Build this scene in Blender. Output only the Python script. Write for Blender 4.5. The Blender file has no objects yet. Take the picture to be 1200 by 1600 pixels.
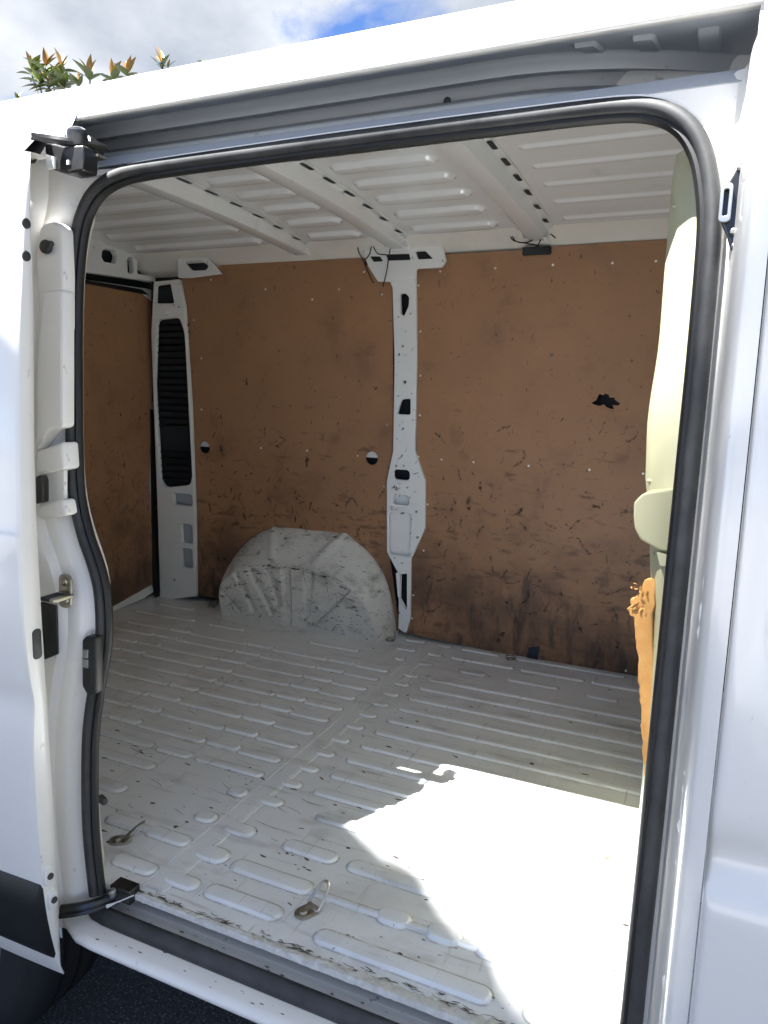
import bpy, bmesh, math, random
from mathutils import Vector, Matrix
random.seed(7)
SC = bpy.context.scene
COL = SC.collection
# ------------------------------------------------------------------ camera
# world: X towards the front of the van, Y into the van, Z up; cargo floor at Z = 0, street at Z = -0.56
RC = Matrix(((.91312395, .08885398, -.39788141), (.4067886, -.13400095, .90364085), (.0269756, -.98698972, -.15850426)))
FPX = 1132.915
EYE = Vector((0, 0, 1.0))
cam_d = bpy.data.cameras.new('camera'); cam = bpy.data.objects.new('camera', cam_d); COL.objects.link(cam)
cam_d.sensor_fit = 'VERTICAL'; cam_d.sensor_height = 24; cam_d.lens = FPX / 1600 * 24
cam_d.clip_start = .02; cam_d.clip_end = 5000
r, u, b = RC.col[0], -RC.col[1], -RC.col[2]
cam.matrix_world = Matrix(((r.x, u.x, b.x, EYE.x), (r.y, u.y, b.y, EYE.y), (r.z, u.z, b.z, EYE.z), (0, 0, 0, 1)))
SC.camera = cam
# ------------------------------------------------------------------ sun, sky, exposure
SUN = Vector((.33, .515, -1.0)).normalized()          # direction in which the light travels
sun_d = bpy.data.lights.new('sun', 'SUN'); sun_d.energy = 5.0; sun_d.angle = math.radians(.45); sun_d.color = (1, .985, .96)
sun = bpy.data.objects.new('sun', sun_d); COL.objects.link(sun); sun.location = (-3, -5, 12)
sun.rotation_euler = SUN.to_track_quat('-Z', 'Y').to_euler()
W = bpy.data.worlds.new('World'); SC.world = W; W.use_nodes = True
nt = W.node_tree; nt.nodes.clear()
def wn(t, **k):
    n = nt.nodes.new(t)
    for a, v in k.items(): setattr(n, a, v)
    return n
sky = wn('ShaderNodeTexSky', sky_type='NISHITA'); sky.sun_disc = False
to_sun = -SUN
sky.sun_elevation = math.asin(to_sun.z); sky.sun_rotation = math.atan2(to_sun.x, to_sun.y)
sky.altitude = 0; sky.air_density = .42; sky.dust_density = .25; sky.ozone_density = 9
tc = wn('ShaderNodeTexCoord')
mp = wn('ShaderNodeMapping'); mp.inputs['Scale'].default_value = (1, 1, 1.7); mp.inputs['Location'].default_value = (2.35, 3.53, 1.69)
n1 = wn('ShaderNodeTexNoise'); n1.inputs['Scale'].default_value = 2.6; n1.inputs['Detail'].default_value = 9; n1.inputs['Roughness'].default_value = .56; n1.inputs['Distortion'].default_value = .25
cr = wn('ShaderNodeValToRGB'); cr.color_ramp.elements[0].position = .445; cr.color_ramp.elements[1].position = .535
n2 = wn('ShaderNodeTexNoise'); n2.inputs['Scale'].default_value = 5.5; n2.inputs['Detail'].default_value = 6
cr2 = wn('ShaderNodeValToRGB'); cr2.color_ramp.elements[0].position = .3; cr2.color_ramp.elements[1].position = .7
cr2.color_ramp.elements[0].color = (.85, 1.0, 1.25, 1); cr2.color_ramp.elements[1].color = (2.25, 2.35, 2.5, 1)
mx = wn('ShaderNodeMix', data_type='RGBA')
bg = wn('ShaderNodeBackground'); bg.inputs['Strength'].default_value = .05
wo = wn('ShaderNodeOutputWorld')
L = nt.links.new
L(tc.outputs['Generated'], mp.inputs['Vector']); L(mp.outputs[0], n1.inputs['Vector']); L(mp.outputs[0], n2.inputs['Vector'])
L(n1.outputs['Fac'], cr.inputs[0]); L(n2.outputs['Fac'], cr2.inputs[0])
L(cr.outputs[0], mx.inputs['Factor']); L(sky.outputs[0], mx.inputs['A']); L(cr2.outputs[0], mx.inputs['B'])
L(mx.outputs['Result'], bg.inputs['Color']); L(bg.outputs[0], wo.inputs[0])
SC.view_settings.view_transform = 'Standard'; SC.view_settings.look = 'None'
SC.view_settings.gamma = 1; SC.view_settings.exposure = 3.2; SC.view_settings.use_curve_mapping = False
SC.render.engine = 'CYCLES'; SC.cycles.max_bounces = 12; SC.cycles.diffuse_bounces = 8; SC.cycles.glossy_bounces = 4
SC.cycles.caustics_reflective = False; SC.cycles.caustics_refractive = False

# ------------------------------------------------------------------ measuring helpers
def ray(px, py): return RC @ Vector((px - 600, py - 800, FPX))
def at(px, py, X=None, Y=None, Z=None):
    d = ray(px, py)
    if X is not None: t = (X - EYE.x) / d.x
    elif Y is not None: t = (Y - EYE.y) / d.y
    else: t = (Z - EYE.z) / d.z
    return EYE + d * t
def atp(px, py, y0, k):                       # plane Y = y0 + k*Z
    d = ray(px, py); t = (y0 + k * EYE.z - EYE.y) / (d.y - k * d.z)
    return EYE + d * t
FY, FK = 2.735, -.05
NY, NK = .976, .0714
def far(px, py, off=0): return atp(px, py, FY - off, FK)
def near(px, py, off=0): return atp(px, py, NY + off, NK)
def lerp(a, b, t): return a + (b - a) * t
def sm(t): t = max(0, min(1, t)); return t * t * (3 - 2 * t)

# ------------------------------------------------------------------ materials
def mat(name, base, rough=.5, metal=0, coat=0, spec=.5, noise=None, bump=None, dirt=None, coat_rough=.04, world=False):
    """noise=(scale, amount, darker colour); dirt=(scale, lo, hi, colour, stretch); bump=(scale, strength)"""
    m = bpy.data.materials.new(name); m.use_nodes = True; t = m.node_tree; p = t.nodes['Principled BSDF']
    p.inputs['Base Color'].default_value = (*base, 1); p.inputs['Roughness'].default_value = rough; p.inputs['Metallic'].default_value = metal
    p.inputs['Coat Weight'].default_value = coat; p.inputs['Coat Roughness'].default_value = coat_rough; p.inputs['Specular IOR Level'].default_value = spec
    c = t.nodes.new('ShaderNodeNewGeometry' if world else 'ShaderNodeTexCoord'); co = c.outputs['Position' if world else 'Object']; last = None
    def link(a, b_): t.links.new(a, b_)
    if noise:
        n = t.nodes.new('ShaderNodeTexNoise'); n.inputs['Scale'].default_value = noise[0]; n.inputs['Detail'].default_value = 8; n.inputs['Roughness'].default_value = .65
        link(co, n.inputs['Vector'])
        rp = t.nodes.new('ShaderNodeMapRange'); rp.inputs['From Min'].default_value = .35; rp.inputs['From Max'].default_value = .75; rp.inputs['To Max'].default_value = noise[1]
        link(n.outputs['Fac'], rp.inputs['Value'])
        x = t.nodes.new('ShaderNodeMix'); x.data_type = 'RGBA'; x.inputs['A'].default_value = (*base, 1); x.inputs['B'].default_value = (*noise[2], 1)
        link(rp.outputs[0], x.inputs['Factor']); last = x.outputs['Result']
    for d in (dirt or []):
        mpn = t.nodes.new('ShaderNodeMapping'); mpn.inputs['Scale'].default_value = d[4]; mpn.inputs['Rotation'].default_value = d[5] if len(d) > 5 else (0, 0, 0)
        link(co, mpn.inputs['Vector'])
        n = t.nodes.new('ShaderNodeTexNoise'); n.inputs['Scale'].default_value = d[0]; n.inputs['Detail'].default_value = 6; n.inputs['Roughness'].default_value = .6
        link(mpn.outputs[0], n.inputs['Vector'])
        rp = t.nodes.new('ShaderNodeMapRange'); rp.inputs['From Min'].default_value = d[1]; rp.inputs['From Max'].default_value = d[2]
        link(n.outputs['Fac'], rp.inputs['Value'])
        x = t.nodes.new('ShaderNodeMix'); x.data_type = 'RGBA'; x.inputs['B'].default_value = (*d[3], 1)
        if last: link(last, x.inputs['A'])
        else: x.inputs['A'].default_value = (*base, 1)
        link(rp.outputs[0], x.inputs['Factor']); last = x.outputs['Result']
    if last: link(last, p.inputs['Base Color'])
    if bump:
        n = t.nodes.new('ShaderNodeTexNoise'); n.inputs['Scale'].default_value = bump[0]; n.inputs['Detail'].default_value = 5
        link(co, n.inputs['Vector'])
        bn = t.nodes.new('ShaderNodeBump'); bn.inputs['Strength'].default_value = bump[1]; bn.inputs['Distance'].default_value = bump[2] if len(bump) > 2 else .002
        link(n.outputs['Fac'], bn.inputs['Height']); link(bn.outputs[0], p.inputs['Normal'])
    return m
M = {}
M['paint'] = mat('white_gloss_paint', (.785, .77, .735), .32, coat=.7, coat_rough=.06, noise=(2.2, .5, (.68, .665, .635)), dirt=[(5, .52, .80, (.64, .63, .61), (1, 1, .25)), (60, .70, .80, (.42, .40, .36), (1, 1, .5))], bump=(3.5, .25, .004))
M['jamb'] = mat('white_jamb_paint', (.80, .785, .755), .38, coat=.35, coat_rough=.15, noise=(9, .4, (.71, .695, .665)), dirt=[(40, .66, .76, (.36, .34, .31), (1, 1, .6))], bump=(12, .25, .003))
M['inner'] = mat('white_inner_paint', (.77, .785, .80), .42, coat=.2, coat_rough=.2, noise=(6, .5, (.68, .69, .70)), dirt=[(34, .66, .74, (.20, .19, .17), (1, 1, 1))], bump=(10, .2, .003))
M['arch'] = mat('scuffed_arch_paint', (.66, .65, .61), .5, noise=(7, .7, (.50, .48, .44)), dirt=[(9, .54, .76, (.22, .21, .19), (1, 1.4, 1.4)), (30, .60, .72, (.12, .115, .11), (.5, 1, 1.5)), (70, .62, .70, (.08, .08, .08), (.5, 1, 2))], bump=(22, .4, .004))
M['floor'] = mat('scuffed_floor_paint', (.775, .795, .815), .36, coat=.15, coat_rough=.2, noise=(4.5, .65, (.68, .695, .71)), dirt=[(3.0, .52, .78, (.56, .565, .56), (1, 1, 1)), (14, .56, .76, (.48, .48, .47), (.35, 1, 1)), (34, .60, .74, (.45, .45, .44), (.12, 1.6, 1), (0, 0, .35)), (34, .61, .74, (.46, .46, .45), (1.6, .12, 1), (0, 0, -.2)), (130, .66, .74, (.13, .12, .11), (1, 1, 1))], bump=(14, .3, .003), world=True)
M['groove'] = mat('dirty_rib_edge', (.56, .57, .57), .5, noise=(16, .9, (.34, .335, .32)), dirt=[(40, .50, .62, (.72, .735, .75), (1, 1, 1))], world=True)
M['roofin'] = mat('roof_inner_paint', (.76, .78, .80), .24, coat=.7, coat_rough=.08, noise=(5, .4, (.71, .725, .74)), dirt=[(11, .60, .80, (.60, .605, .61), (1, 1, 1))], bump=(9, .2, .003), world=True)
M['board'] = mat('brown_hardboard', (.35, .186, .098), .55, noise=(3.2, .8, (.26, .136, .072)), dirt=[(7, .58, .80, (.19, .095, .055), (1, 1, 1)), (48, .64, .72, (.07, .045, .03), (1, 1, .7)), (150, .66, .74, (.10, .06, .038), (1, 1, 1))], bump=(60, .12, .001))
def grime(m, colour, zmid, zsoft, scale, lo, hi, stretch=(1, 1, 1), rot=0):             # rubbed-in load grime, patchy, on the lower part of the panel
    t = m.node_tree; p = t.nodes['Principled BSDF']; src = p.inputs['Base Color'].links[0].from_socket
    c = t.nodes.new('ShaderNodeNewGeometry'); sx = t.nodes.new('ShaderNodeSeparateXYZ'); t.links.new(c.outputs['Position'], sx.inputs[0])
    n = t.nodes.new('ShaderNodeTexNoise'); n.inputs['Scale'].default_value = scale; n.inputs['Detail'].default_value = 7; n.inputs['Roughness'].default_value = .6; mq = t.nodes.new('ShaderNodeMapping'); mq.inputs['Scale'].default_value = stretch; mq.inputs['Rotation'].default_value = (0, rot, 0); t.links.new(c.outputs['Position'], mq.inputs['Vector']); t.links.new(mq.outputs[0], n.inputs['Vector'])
    a = t.nodes.new('ShaderNodeMapRange'); a.inputs['From Min'].default_value = zmid + zsoft; a.inputs['From Max'].default_value = zmid - zsoft; a.inputs['To Max'].default_value = .26; t.links.new(sx.outputs['Z'], a.inputs['Value'])
    ad = t.nodes.new('ShaderNodeMath'); ad.operation = 'ADD'; t.links.new(n.outputs['Fac'], ad.inputs[0]); t.links.new(a.outputs[0], ad.inputs[1])
    r_ = t.nodes.new('ShaderNodeMapRange'); r_.inputs['From Min'].default_value = lo; r_.inputs['From Max'].default_value = hi; r_.inputs['To Max'].default_value = .8; t.links.new(ad.outputs[0], r_.inputs['Value'])
    x = t.nodes.new('ShaderNodeMix'); x.data_type = 'RGBA'; x.inputs['B'].default_value = (*colour, 1); t.links.new(r_.outputs[0], x.inputs['Factor']); t.links.new(src, x.inputs['A']); t.links.new(x.outputs['Result'], p.inputs['Base Color'])
grime(M['board'], (.070, .041, .029), .40, .24, 3.4, .55, .88)
grime(M['board'], (.060, .038, .028), .42, .34, 15, .76, .90, (1, 1, .35), .5)
grime(M['board'], (.050, .034, .026), .42, .36, 24, .78, .90, (1, 1, .28), -.4)
grime(M['board'], (.12, .065, .04), 1.2, .8, 40, .80, .92, (.3, 1, 1), .2)
M['board_edge'] = mat('torn_chipboard', (.56, .30, .095), .9, noise=(40, .8, (.42, .20, .055)), bump=(70, .5, .002))
M['cream'] = mat('cream_bulkhead_paint', (.40, .385, .245), .4, coat=.3, coat_rough=.2, noise=(7, .5, (.35, .34, .21)), dirt=[(30, .66, .75, (.36, .35, .26), (1, 1, .4))], bump=(8, .2, .003))
M['rubber'] = mat('black_rubber', (.017, .018, .019), .55, noise=(14, .8, (.065, .065, .066)), bump=(80, .15, .001))
M['lip'] = mat('black_seal_lip', (.006, .006, .007), .55)
M['plastic'] = mat('black_plastic', (.009, .010, .012), .45, noise=(20, .6, (.018, .018, .02)), bump=(250, .2, .0008))
M['gap'] = mat('dark_cavity_shade', (.012, .016, .022), .7, noise=(8, .6, (.02, .025, .03)))  # near-black: shade in gaps and behind holes is put into the colour
M['steel'] = mat('zinc_steel', (.52, .50, .44), .34, metal=1, noise=(40, .7, (.30, .28, .24)))
M['blacksteel'] = mat('black_greased_steel', (.008, .008, .009), .3, coat=.4, noise=(25, .6, (.02, .02, .02)))
M['screw'] = mat('bright_screw', (.75, .74, .70), .3, metal=.8)
M['scuff'] = mat('black_scuff', (.030, .023, .019), .6, noise=(60, .8, (.075, .05, .036)))
def broken(m, scale, lo, hi):                                # lets the surface below show through worn marks
    t = m.node_tree; p = t.nodes['Principled BSDF']; c = t.nodes.new('ShaderNodeTexCoord'); n = t.nodes.new('ShaderNodeTexNoise'); n.inputs['Scale'].default_value = scale; n.inputs['Detail'].default_value = 5
    r_ = t.nodes.new('ShaderNodeMapRange'); r_.inputs['From Min'].default_value = lo; r_.inputs['From Max'].default_value = hi; r_.inputs['To Max'].default_value = .8
    t.links.new(c.outputs['Object'], n.inputs['Vector']); t.links.new(n.outputs['Fac'], r_.inputs['Value']); t.links.new(r_.outputs[0], p.inputs['Alpha'])
broken(M['scuff'], 70, .38, .66)
M['dirtspeck'] = mat('grey_dirt', (.12, .105, .09), .8)
M['sealant'] = mat('flaking_sealant', (.68, .675, .65), .7, noise=(60, .8, (.46, .45, .42)), bump=(120, 1.0, .006))
M['tyre'] = mat('tyre_rubber', (.010, .010, .012), .7, noise=(30, .6, (.018, .018, .018)))
M['asphalt'] = mat('asphalt', (.030, .031, .034), .85, noise=(60, .9, (.07, .071, .076)), dirt=[(150, .57, .63, (.26, .26, .265), (1, 1, 1)), (60, .62, .66, (.16, .155, .15), (1, 1, 1))], bump=(130, 1.0, .02))
M['bounce_grey'] = mat('bounce_concrete', (.20, .20, .20), .9, noise=(3, .6, (.16, .16, .16)), bump=(60, .4, .004))
M['leaf'] = mat('magnolia_leaf', (.085, .120, .030), .35, coat=.4, noise=(9, .7, (.16, .17, .055)))
M['leafb'] = mat('bronze_leaf', (.23, .115, .025), .5, noise=(9, .8, (.14, .11, .03)))
M['bark'] = mat('grey_bark', (.13, .11, .09), .9, noise=(12, .7, (.07, .06, .05)), bump=(30, .8, .01))
M['shade_grey'] = mat('shade_grey_paint', (.42, .45, .49), .45, noise=(7, .5, (.36, .39, .42)), dirt=[(40, .66, .76, (.12, .12, .12), (.4, 1, 1))], bump=(12, .2, .003))  # grey in place of white: shade under the roof lip put into the colour
M['foil'] = mat('dull_alloy', (.42, .43, .44), .4, metal=1)
M['white'] = mat('white_plastic', (.72, .72, .70), .4)
M['tape'] = mat('dark_blue_tape', (.012, .018, .035), .5)

# ------------------------------------------------------------------ mesh helpers
WP = {}                                                     # world position of every parent
def finish(name, V, Fc, m, parent=None, ang=35, bevel=0, solid=0, keep=None, sub=0):
    me = bpy.data.meshes.new(name)
    V = [Vector(v) for v in V]
    lo = Vector((min(v.x for v in V), min(v.y for v in V), min(v.z for v in V))); hi = Vector((max(v.x for v in V), max(v.y for v in V), max(v.z for v in V)))
    c = keep if keep is not None else (lo + hi) / 2
    me.from_pydata([v - c for v in V], [], Fc); me.update()
    bm = bmesh.new(); bm.from_mesh(me); bmesh.ops.recalc_face_normals(bm, faces=bm.faces); bm.to_mesh(me); bm.free()
    for p in me.polygons: p.use_smooth = True
    me.set_sharp_from_angle(angle=math.radians(ang))
    me.materials.append(M[m] if isinstance(m, str) else m)
    return link(name, me, c, parent, bevel, solid, sub)
def link(name, me, c, parent=None, bevel=0, solid=0, sub=0):
    o = bpy.data.objects.new(name, me); COL.objects.link(o)
    o.location = Vector(c) - (WP[parent.name] if parent else Vector())
    if parent: o.parent = parent
    WP[o.name] = Vector(c)
    if solid:
        s = o.modifiers.new('thickness', 'SOLIDIFY'); s.thickness = solid; s.offset = -1
    if bevel:
        s = o.modifiers.new('bevel', 'BEVEL'); s.width = bevel; s.segments = 2; s.limit_method = 'ANGLE'; s.angle_limit = math.radians(40)
    if sub:
        s = o.modifiers.new('subsurf', 'SUBSURF'); s.levels = sub; s.render_levels = sub
    return o
def empty(name, loc, label, cat, group=None):
    o = bpy.data.objects.new(name, None); COL.objects.link(o); o.location = loc; WP[o.name] = Vector(loc)
    o['label'] = label; o['category'] = cat
    if group: o['group'] = group
    o.empty_display_size = .1
    return o
def join(*parts):
    V, Fc = [], []
    for v, f in parts:
        n = len(V); V += list(v); Fc += [[i + n for i in q] for q in f]
    return V, Fc
def loft(rings, closed=False, cap=False):
    n = len(rings[0]); V = [p for r_ in rings for p in r_]; Fc = []
    for i in range(len(rings) - 1):
        for j in range(n if closed else n - 1):
            k = (j + 1) % n
            Fc.append([i * n + j, i * n + k, (i + 1) * n + k, (i + 1) * n + j])
    if cap: Fc.append(list(range(n - 1, -1, -1))); Fc.append([(len(rings) - 1) * n + j for j in range(n)])
    return V, Fc
def box(a, b_):
    x0, y0, z0 = a; x1, y1, z1 = b_
    V = [(x, y, z) for x in (x0, x1) for y in (y0, y1) for z in (z0, z1)]
    return V, [[0, 1, 3, 2], [4, 6, 7, 5], [0, 4, 5, 1], [2, 3, 7, 6], [0, 2, 6, 4], [1, 5, 7, 3]]
def ext_x(prof, xs, dy=None):                                # profile [(Y,Z)] swept along X
    return loft([[(x, y + (dy(x) if dy else 0), z) for y, z in prof] for x in xs])
def round_prof(pts, rad=.006, n=3):                          # rounds the inner corners of an open 2D polyline
    out = [pts[0]]
    for a, p, c in zip(pts, pts[1:], pts[2:]):
        a, p, c = Vector(a), Vector(p), Vector(c); d1, d2 = (a - p), (c - p)
        rr = min(rad, d1.length * .45, d2.length * .45)
        q0, q1 = p + d1.normalized() * rr, p + d2.normalized() * rr
        for i in range(n + 1):
            t = i / n; out.append(tuple((q0 * (1 - t) ** 2 + p * 2 * t * (1 - t) + q1 * t * t)))
    out.append(pts[-1]); return out
def tube(path, rad, n=10, cap=True, closed=False):
    P = [Vector(p) for p in path]; N = len(P); rings = []; up = None
    for i, p in enumerate(P):
        t = (P[(i + 1) % N] - P[i - 1]) if closed else (P[min(i + 1, N - 1)] - P[max(i - 1, 0)])
        t.normalize()
        if up is None: up = t.orthogonal().normalized()
        up = (up - t * up.dot(t)).normalized(); s = t.cross(up)
        rr = rad[i] if isinstance(rad, (list, tuple)) else rad
        rings.append([p + (up * math.cos(a) + s * math.sin(a)) * rr for a in [2 * math.pi * k / n for k in range(n)]])
    if closed: rings.append(rings[0])
    return loft(rings, True, cap and not closed)
def disc(c, ax, r0, h, n=16, dome=0):                        # short cylinder along ax
    c = Vector(c); ax = Vector(ax).normalized(); u_ = ax.orthogonal().normalized(); v_ = ax.cross(u_)
    def ring(rad, d): return [c + ax * d + (u_ * math.cos(2 * math.pi * k / n) + v_ * math.sin(2 * math.pi * k / n)) * rad for k in range(n)]
    rs = [ring(r0, 0), ring(r0, h * .7), ring(r0 * .88, h)]
    if dome: rs += [ring(r0 * .5, h + dome * .8), ring(r0 * .12, h + dome)]
    return loft(rs, True, True)
def smooth_path(P, n=6, closed=False):                       # Catmull-Rom
    P = [Vector(p) for p in P]; N = len(P); out = []
    for i in range(N if closed else N - 1):
        if closed: a, b_, c, d = P[i - 1], P[i], P[(i + 1) % N], P[(i + 2) % N]
        else: a, b_, c, d = P[max(i - 1, 0)], P[i], P[i + 1], P[min(i + 2, N - 1)]
        for k in range(n):
            t = k / n
            out.append(.5 * ((2 * b_) + (c - a) * t + (2 * a - 5 * b_ + 4 * c - d) * t * t + (3 * b_ - a - 3 * c + d) * t ** 3))
    if not closed: out.append(P[-1])
    return out
def rrect(x0, y0, x1, y1, r_, n=4):
    out = []
    for cx, cy, a0 in ((x1 - r_, y1 - r_, 0), (x0 + r_, y1 - r_, 90), (x0 + r_, y0 + r_, 180), (x1 - r_, y0 + r_, 270)):
        for k in range(n + 1):
            a = math.radians(a0 + 90 * k / n); out.append((cx + r_ * math.cos(a), cy + r_ * math.sin(a)))
    return out
def round_poly(pts, rad, n=3):
    N = len(pts); out = []
    for i in range(N):
        a, p, c = Vector(pts[i - 1]), Vector(pts[i]), Vector(pts[(i + 1) % N]); d1, d2 = a - p, c - p
        rr = min(rad, d1.length * .45, d2.length * .45); q0, q1 = p + d1.normalized() * rr, p + d2.normalized() * rr
        for k in range(n + 1):
            t = k / n; out.append(tuple(q0 * (1 - t) ** 2 + p * 2 * t * (1 - t) + q1 * t * t))
    return out
def plate(outline, holes, thick, fmap, bev=.0012):           # 2D plate with holes; fmap(u, v, w) -> world, w = 0 is the visible face, w > 0 goes behind it
    cu = bpy.data.curves.new('tmp', 'CURVE'); cu.dimensions = '2D'; cu.fill_mode = 'BOTH'; cu.extrude = thick / 2 - bev; cu.bevel_depth = bev; cu.bevel_resolution = 1; cu.offset = -bev
    for pl in [outline] + list(holes):
        s = cu.splines.new('POLY'); s.points.add(len(pl) - 1); s.use_cyclic_u = True
        for i, p in enumerate(pl): s.points[i].co = (p[0], p[1], 0, 1)
    o = bpy.data.objects.new('tmp', cu); COL.objects.link(o)
    dg = bpy.context.evaluated_depsgraph_get(); dg.update()
    me = bpy.data.meshes.new_from_object(o.evaluated_get(dg))
    V = [fmap(v.co.x, v.co.y, thick / 2 - v.co.z) for v in me.vertices]; Fc = [list(p.vertices) for p in me.polygons]
    bpy.data.objects.remove(o); bpy.data.curves.remove(cu); bpy.data.meshes.remove(me)
    return V, Fc
def farmap(off): return lambda u_, v_, w: Vector((u_, FY - off + FK * v_ + w, v_))
def fp(pts, off=0):                                           # pixel outline -> (X, Z) on the far wall plane
    return [(p.x, p.z) for p in (far(x, y, off) for x, y in pts)]
PADS = {}
def pad_mesh(Lx, Wy, H, m, flip=1, soft=.0034, skirt=None):
    k = (round(Lx, 3), round(Wy, 3), H, m, flip)
    if k in PADS: return PADS[k]
    rings = []
    for ins, z in ((-soft - .0028, 0), (-soft * .7, .05 * H), (0, .40 * H), (soft * .5, .80 * H), (soft * .95, .97 * H), (soft * 1.3, H)):
        l, w = Lx / 2 - ins, Wy / 2 - ins; l = max(l, .004); w = max(w, .003); r_ = min(l, w) * .98
        rings.append([(x, y, z * flip) for x, y in rrect(-l, -w, l, w, r_, 5)])
    V, Fc = loft(rings, True); n = len(rings[0]); Fc.append([(len(rings) - 1) * n + j for j in range(n)])
    me = bpy.data.meshes.new('pressed_rib'); me.from_pydata(V, [], Fc); me.update()
    bm = bmesh.new(); bm.from_mesh(me); bmesh.ops.recalc_face_normals(bm, faces=bm.faces)
    bm.faces.ensure_lookup_table()
    if bm.faces[-1].normal.z * flip < 0: bmesh.ops.reverse_faces(bm, faces=bm.faces)
    bm.to_mesh(me); bm.free()
    me.materials.append(M[m])
    if skirt: me.materials.append(M[skirt])
    for p in me.polygons:
        p.use_smooth = True
        if skirt and p.index < n: p.material_index = 1
    PADS[k] = me; return me
def blotch(c, ux, uy, l, w, bend=0, n=9, jag=.25):           # irregular flat mark in the plane ux, uy
    V = []; 
    for k in range(n):
        t = k / (n - 1) * 2 - 1; h = w * math.sqrt(max(0, 1 - t * t)) * random.uniform(1 - jag * 2, 1 + jag) + w * .05
        V.append(c + ux * (t * l) + uy * (bend * (t * t) * l + h))
    for k in range(n - 1, -1, -1):
        t = k / (n - 1) * 2 - 1; h = w * math.sqrt(max(0, 1 - t * t)) * random.uniform(1 - jag * 2, 1 + jag) + w * .05
        V.append(c + ux * (t * l) + uy * (bend * (t * t) * l - h))
    N = 2 * n
    return V, [[k, k + 1, N - 2 - k, N - 1 - k] for k in range(n - 1)]
def stuff(o): o['kind'] = 'stuff'; return o
def frange(a, b_, n): return [a + (b_ - a) * i / (n - 1) for i in range(n)]

# ------------------------------------------------------------------ street
V, Fc = loft([[(x, y, -.56) for x in frange(-400, 400, 9)] for y in frange(-400, 400, 9)])
g = finish('ground', V, Fc, 'asphalt'); g['kind'] = 'structure'
g.data.name = 'ground'
# unseen concrete surface added behind the photographer to bounce sunlight at the van
V, Fc = loft([[(x, y, z) for x in frange(-60, 60, 13)] for y, z in ((-1.5, -.60), (-1.5, -.452), (-1.512, -.44), (-1.62, -.44), (-30, -.44), (-60, -.44))])
pv = finish('bounce_pavement', V, Fc, 'bounce_grey'); pv['kind'] = 'structure'

# ------------------------------------------------------------------ the van
VAN = empty('cargo_van', (-1.2, 1.85, -.56), 'white panel van parked on asphalt with its side door slid open', 'van')

# --- cargo floor: sheet + pressed ribs
prof = round_prof([(2.80, .0), (1.03, 0), (1.012, -.001), (1.006, -.012), (1.012, -.014), (1.10, -.014)], .005)
xs = frange(-2.42, .12, 60)
V, Fc = ext_x(prof, xs)
FLOOR = finish('cargo_floor', V, Fc, 'floor', VAN)
def rib(x0, x1, y, w=.040, h=.0056):
    w *= .82
    me = pad_mesh(x1 - x0, w, h, 'floor', 1, .0034, 'groove'); return link('floor_rib', me, ((x0 + x1) / 2, y, .0004), FLOOR)
rows = [1.595, 1.687, 1.778, 1.875, 1.967, 2.06, 2.150, 2.247, 2.335]
for y in rows + [1.505]:
    rib(-.832, .10, y)
    rib(-.93, -.875, y, .036)
for y in (2.467, 2.58, 2.69): rib(-.928, -.872, y, .036)
rib(-.905 - .03, -.905 + .03, 1.413, .040); 
for y, w in ((1.281, .048), (1.179, .056), (1.079, .042)): rib(-.945, -.868, y, w)
rib(-.772, .10, 1.41)
rib(-.785, -.655, 1.281, .044); rib(-.622, -.41, 1.279, .044); rib(-.36, -.25, 1.276, .05); rib(-.17, .06, 1.276, .05)
rib(-.845, -.655, 1.172, .046); rib(-.845, -.672, 1.082, .046)
rib(-.655, .10, 1.168, .017, .005)
for x in (-.471, -.369, -.272, -.16, -.05): rib(x - .033, x + .033, 1.172, .05, .008)
rib(-.585, -.25, 1.069, .044); rib(-.19, .1, 1.069, .044)
rib(-.83, -.59, 2.582, .036); rib(-.56, -.33, 2.582, .036); rib(-.30, .10, 2.582, .036)
rib(-.825, -.675, 2.690, .03); rib(-.60, -.2, 2.690, .03)
rib(-.76, -.665, 2.467, .046); rib(-.58, -.40, 2.467, .036); rib(-.30, -.20, 2.455, .046); rib(-.12, .1, 2.467, .036)
rib(-1.07, -.985, 2.690, .036); rib(-1.065, -.985, 2.58, .036); rib(-1.02, -.985, 2.472, .04)
# rear half: ribs with short wider bumps between
for y in rows:
    for x0, x1 in ((-2.222, -2.006), (-1.891, -1.613), (-1.488, -1.247), (-1.128, -.994)): rib(x0, x1, y - .002, .036)
    for x0, x1 in ((-2.002, -1.895), (-1.609, -1.492), (-1.243, -1.132)): rib(x0, x1, y + .005, .040, .0075)
for x0, x1 in ((-2.30, -1.98), (-1.90, -1.72), (-1.40, -1.18)): rib(x0, x1, 2.47, .034)
rib(-2.28, -2.08, 2.60, .034)
rib(-1.34, -1.225, 1.505, .04); rib(-1.205, -.994, 1.507, .034); rib(-1.62, -1.36, 1.505, .034)
rib(-1.60, -1.275, 1.412, .04); rib(-1.60, -1.262, 1.292, .046)
rib(-1.028, -.978, 1.412, .046); rib(-1.032, -.98, 1.287, .048)
rib(-1.092, -.977, 1.188, .042); rib(-1.21, -1.115, 1.186, .042); rib(-1.12, -1.085, 1.188, .022, .004)
rib(-1.085, -.978, 1.078, .042)
# transverse lap seam
V, Fc = join(ext_x([(2.72, .0009), (1.035, .0009)], [-.968, -.966, -.925, -.923]),)
V = [(x, y, .0002 if x in (-.968, -.923) else .0024) for x, y, z in V]
finish('floor_seam', V, Fc, 'floor', FLOOR)
for xx in (-.972, -.919):
    V, Fc = tube([(xx, y, -.0002) for y in frange(1.035, 2.70, 60)], .0032, 6); finish('seam_bead', V, Fc, 'floor', FLOOR)
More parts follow.
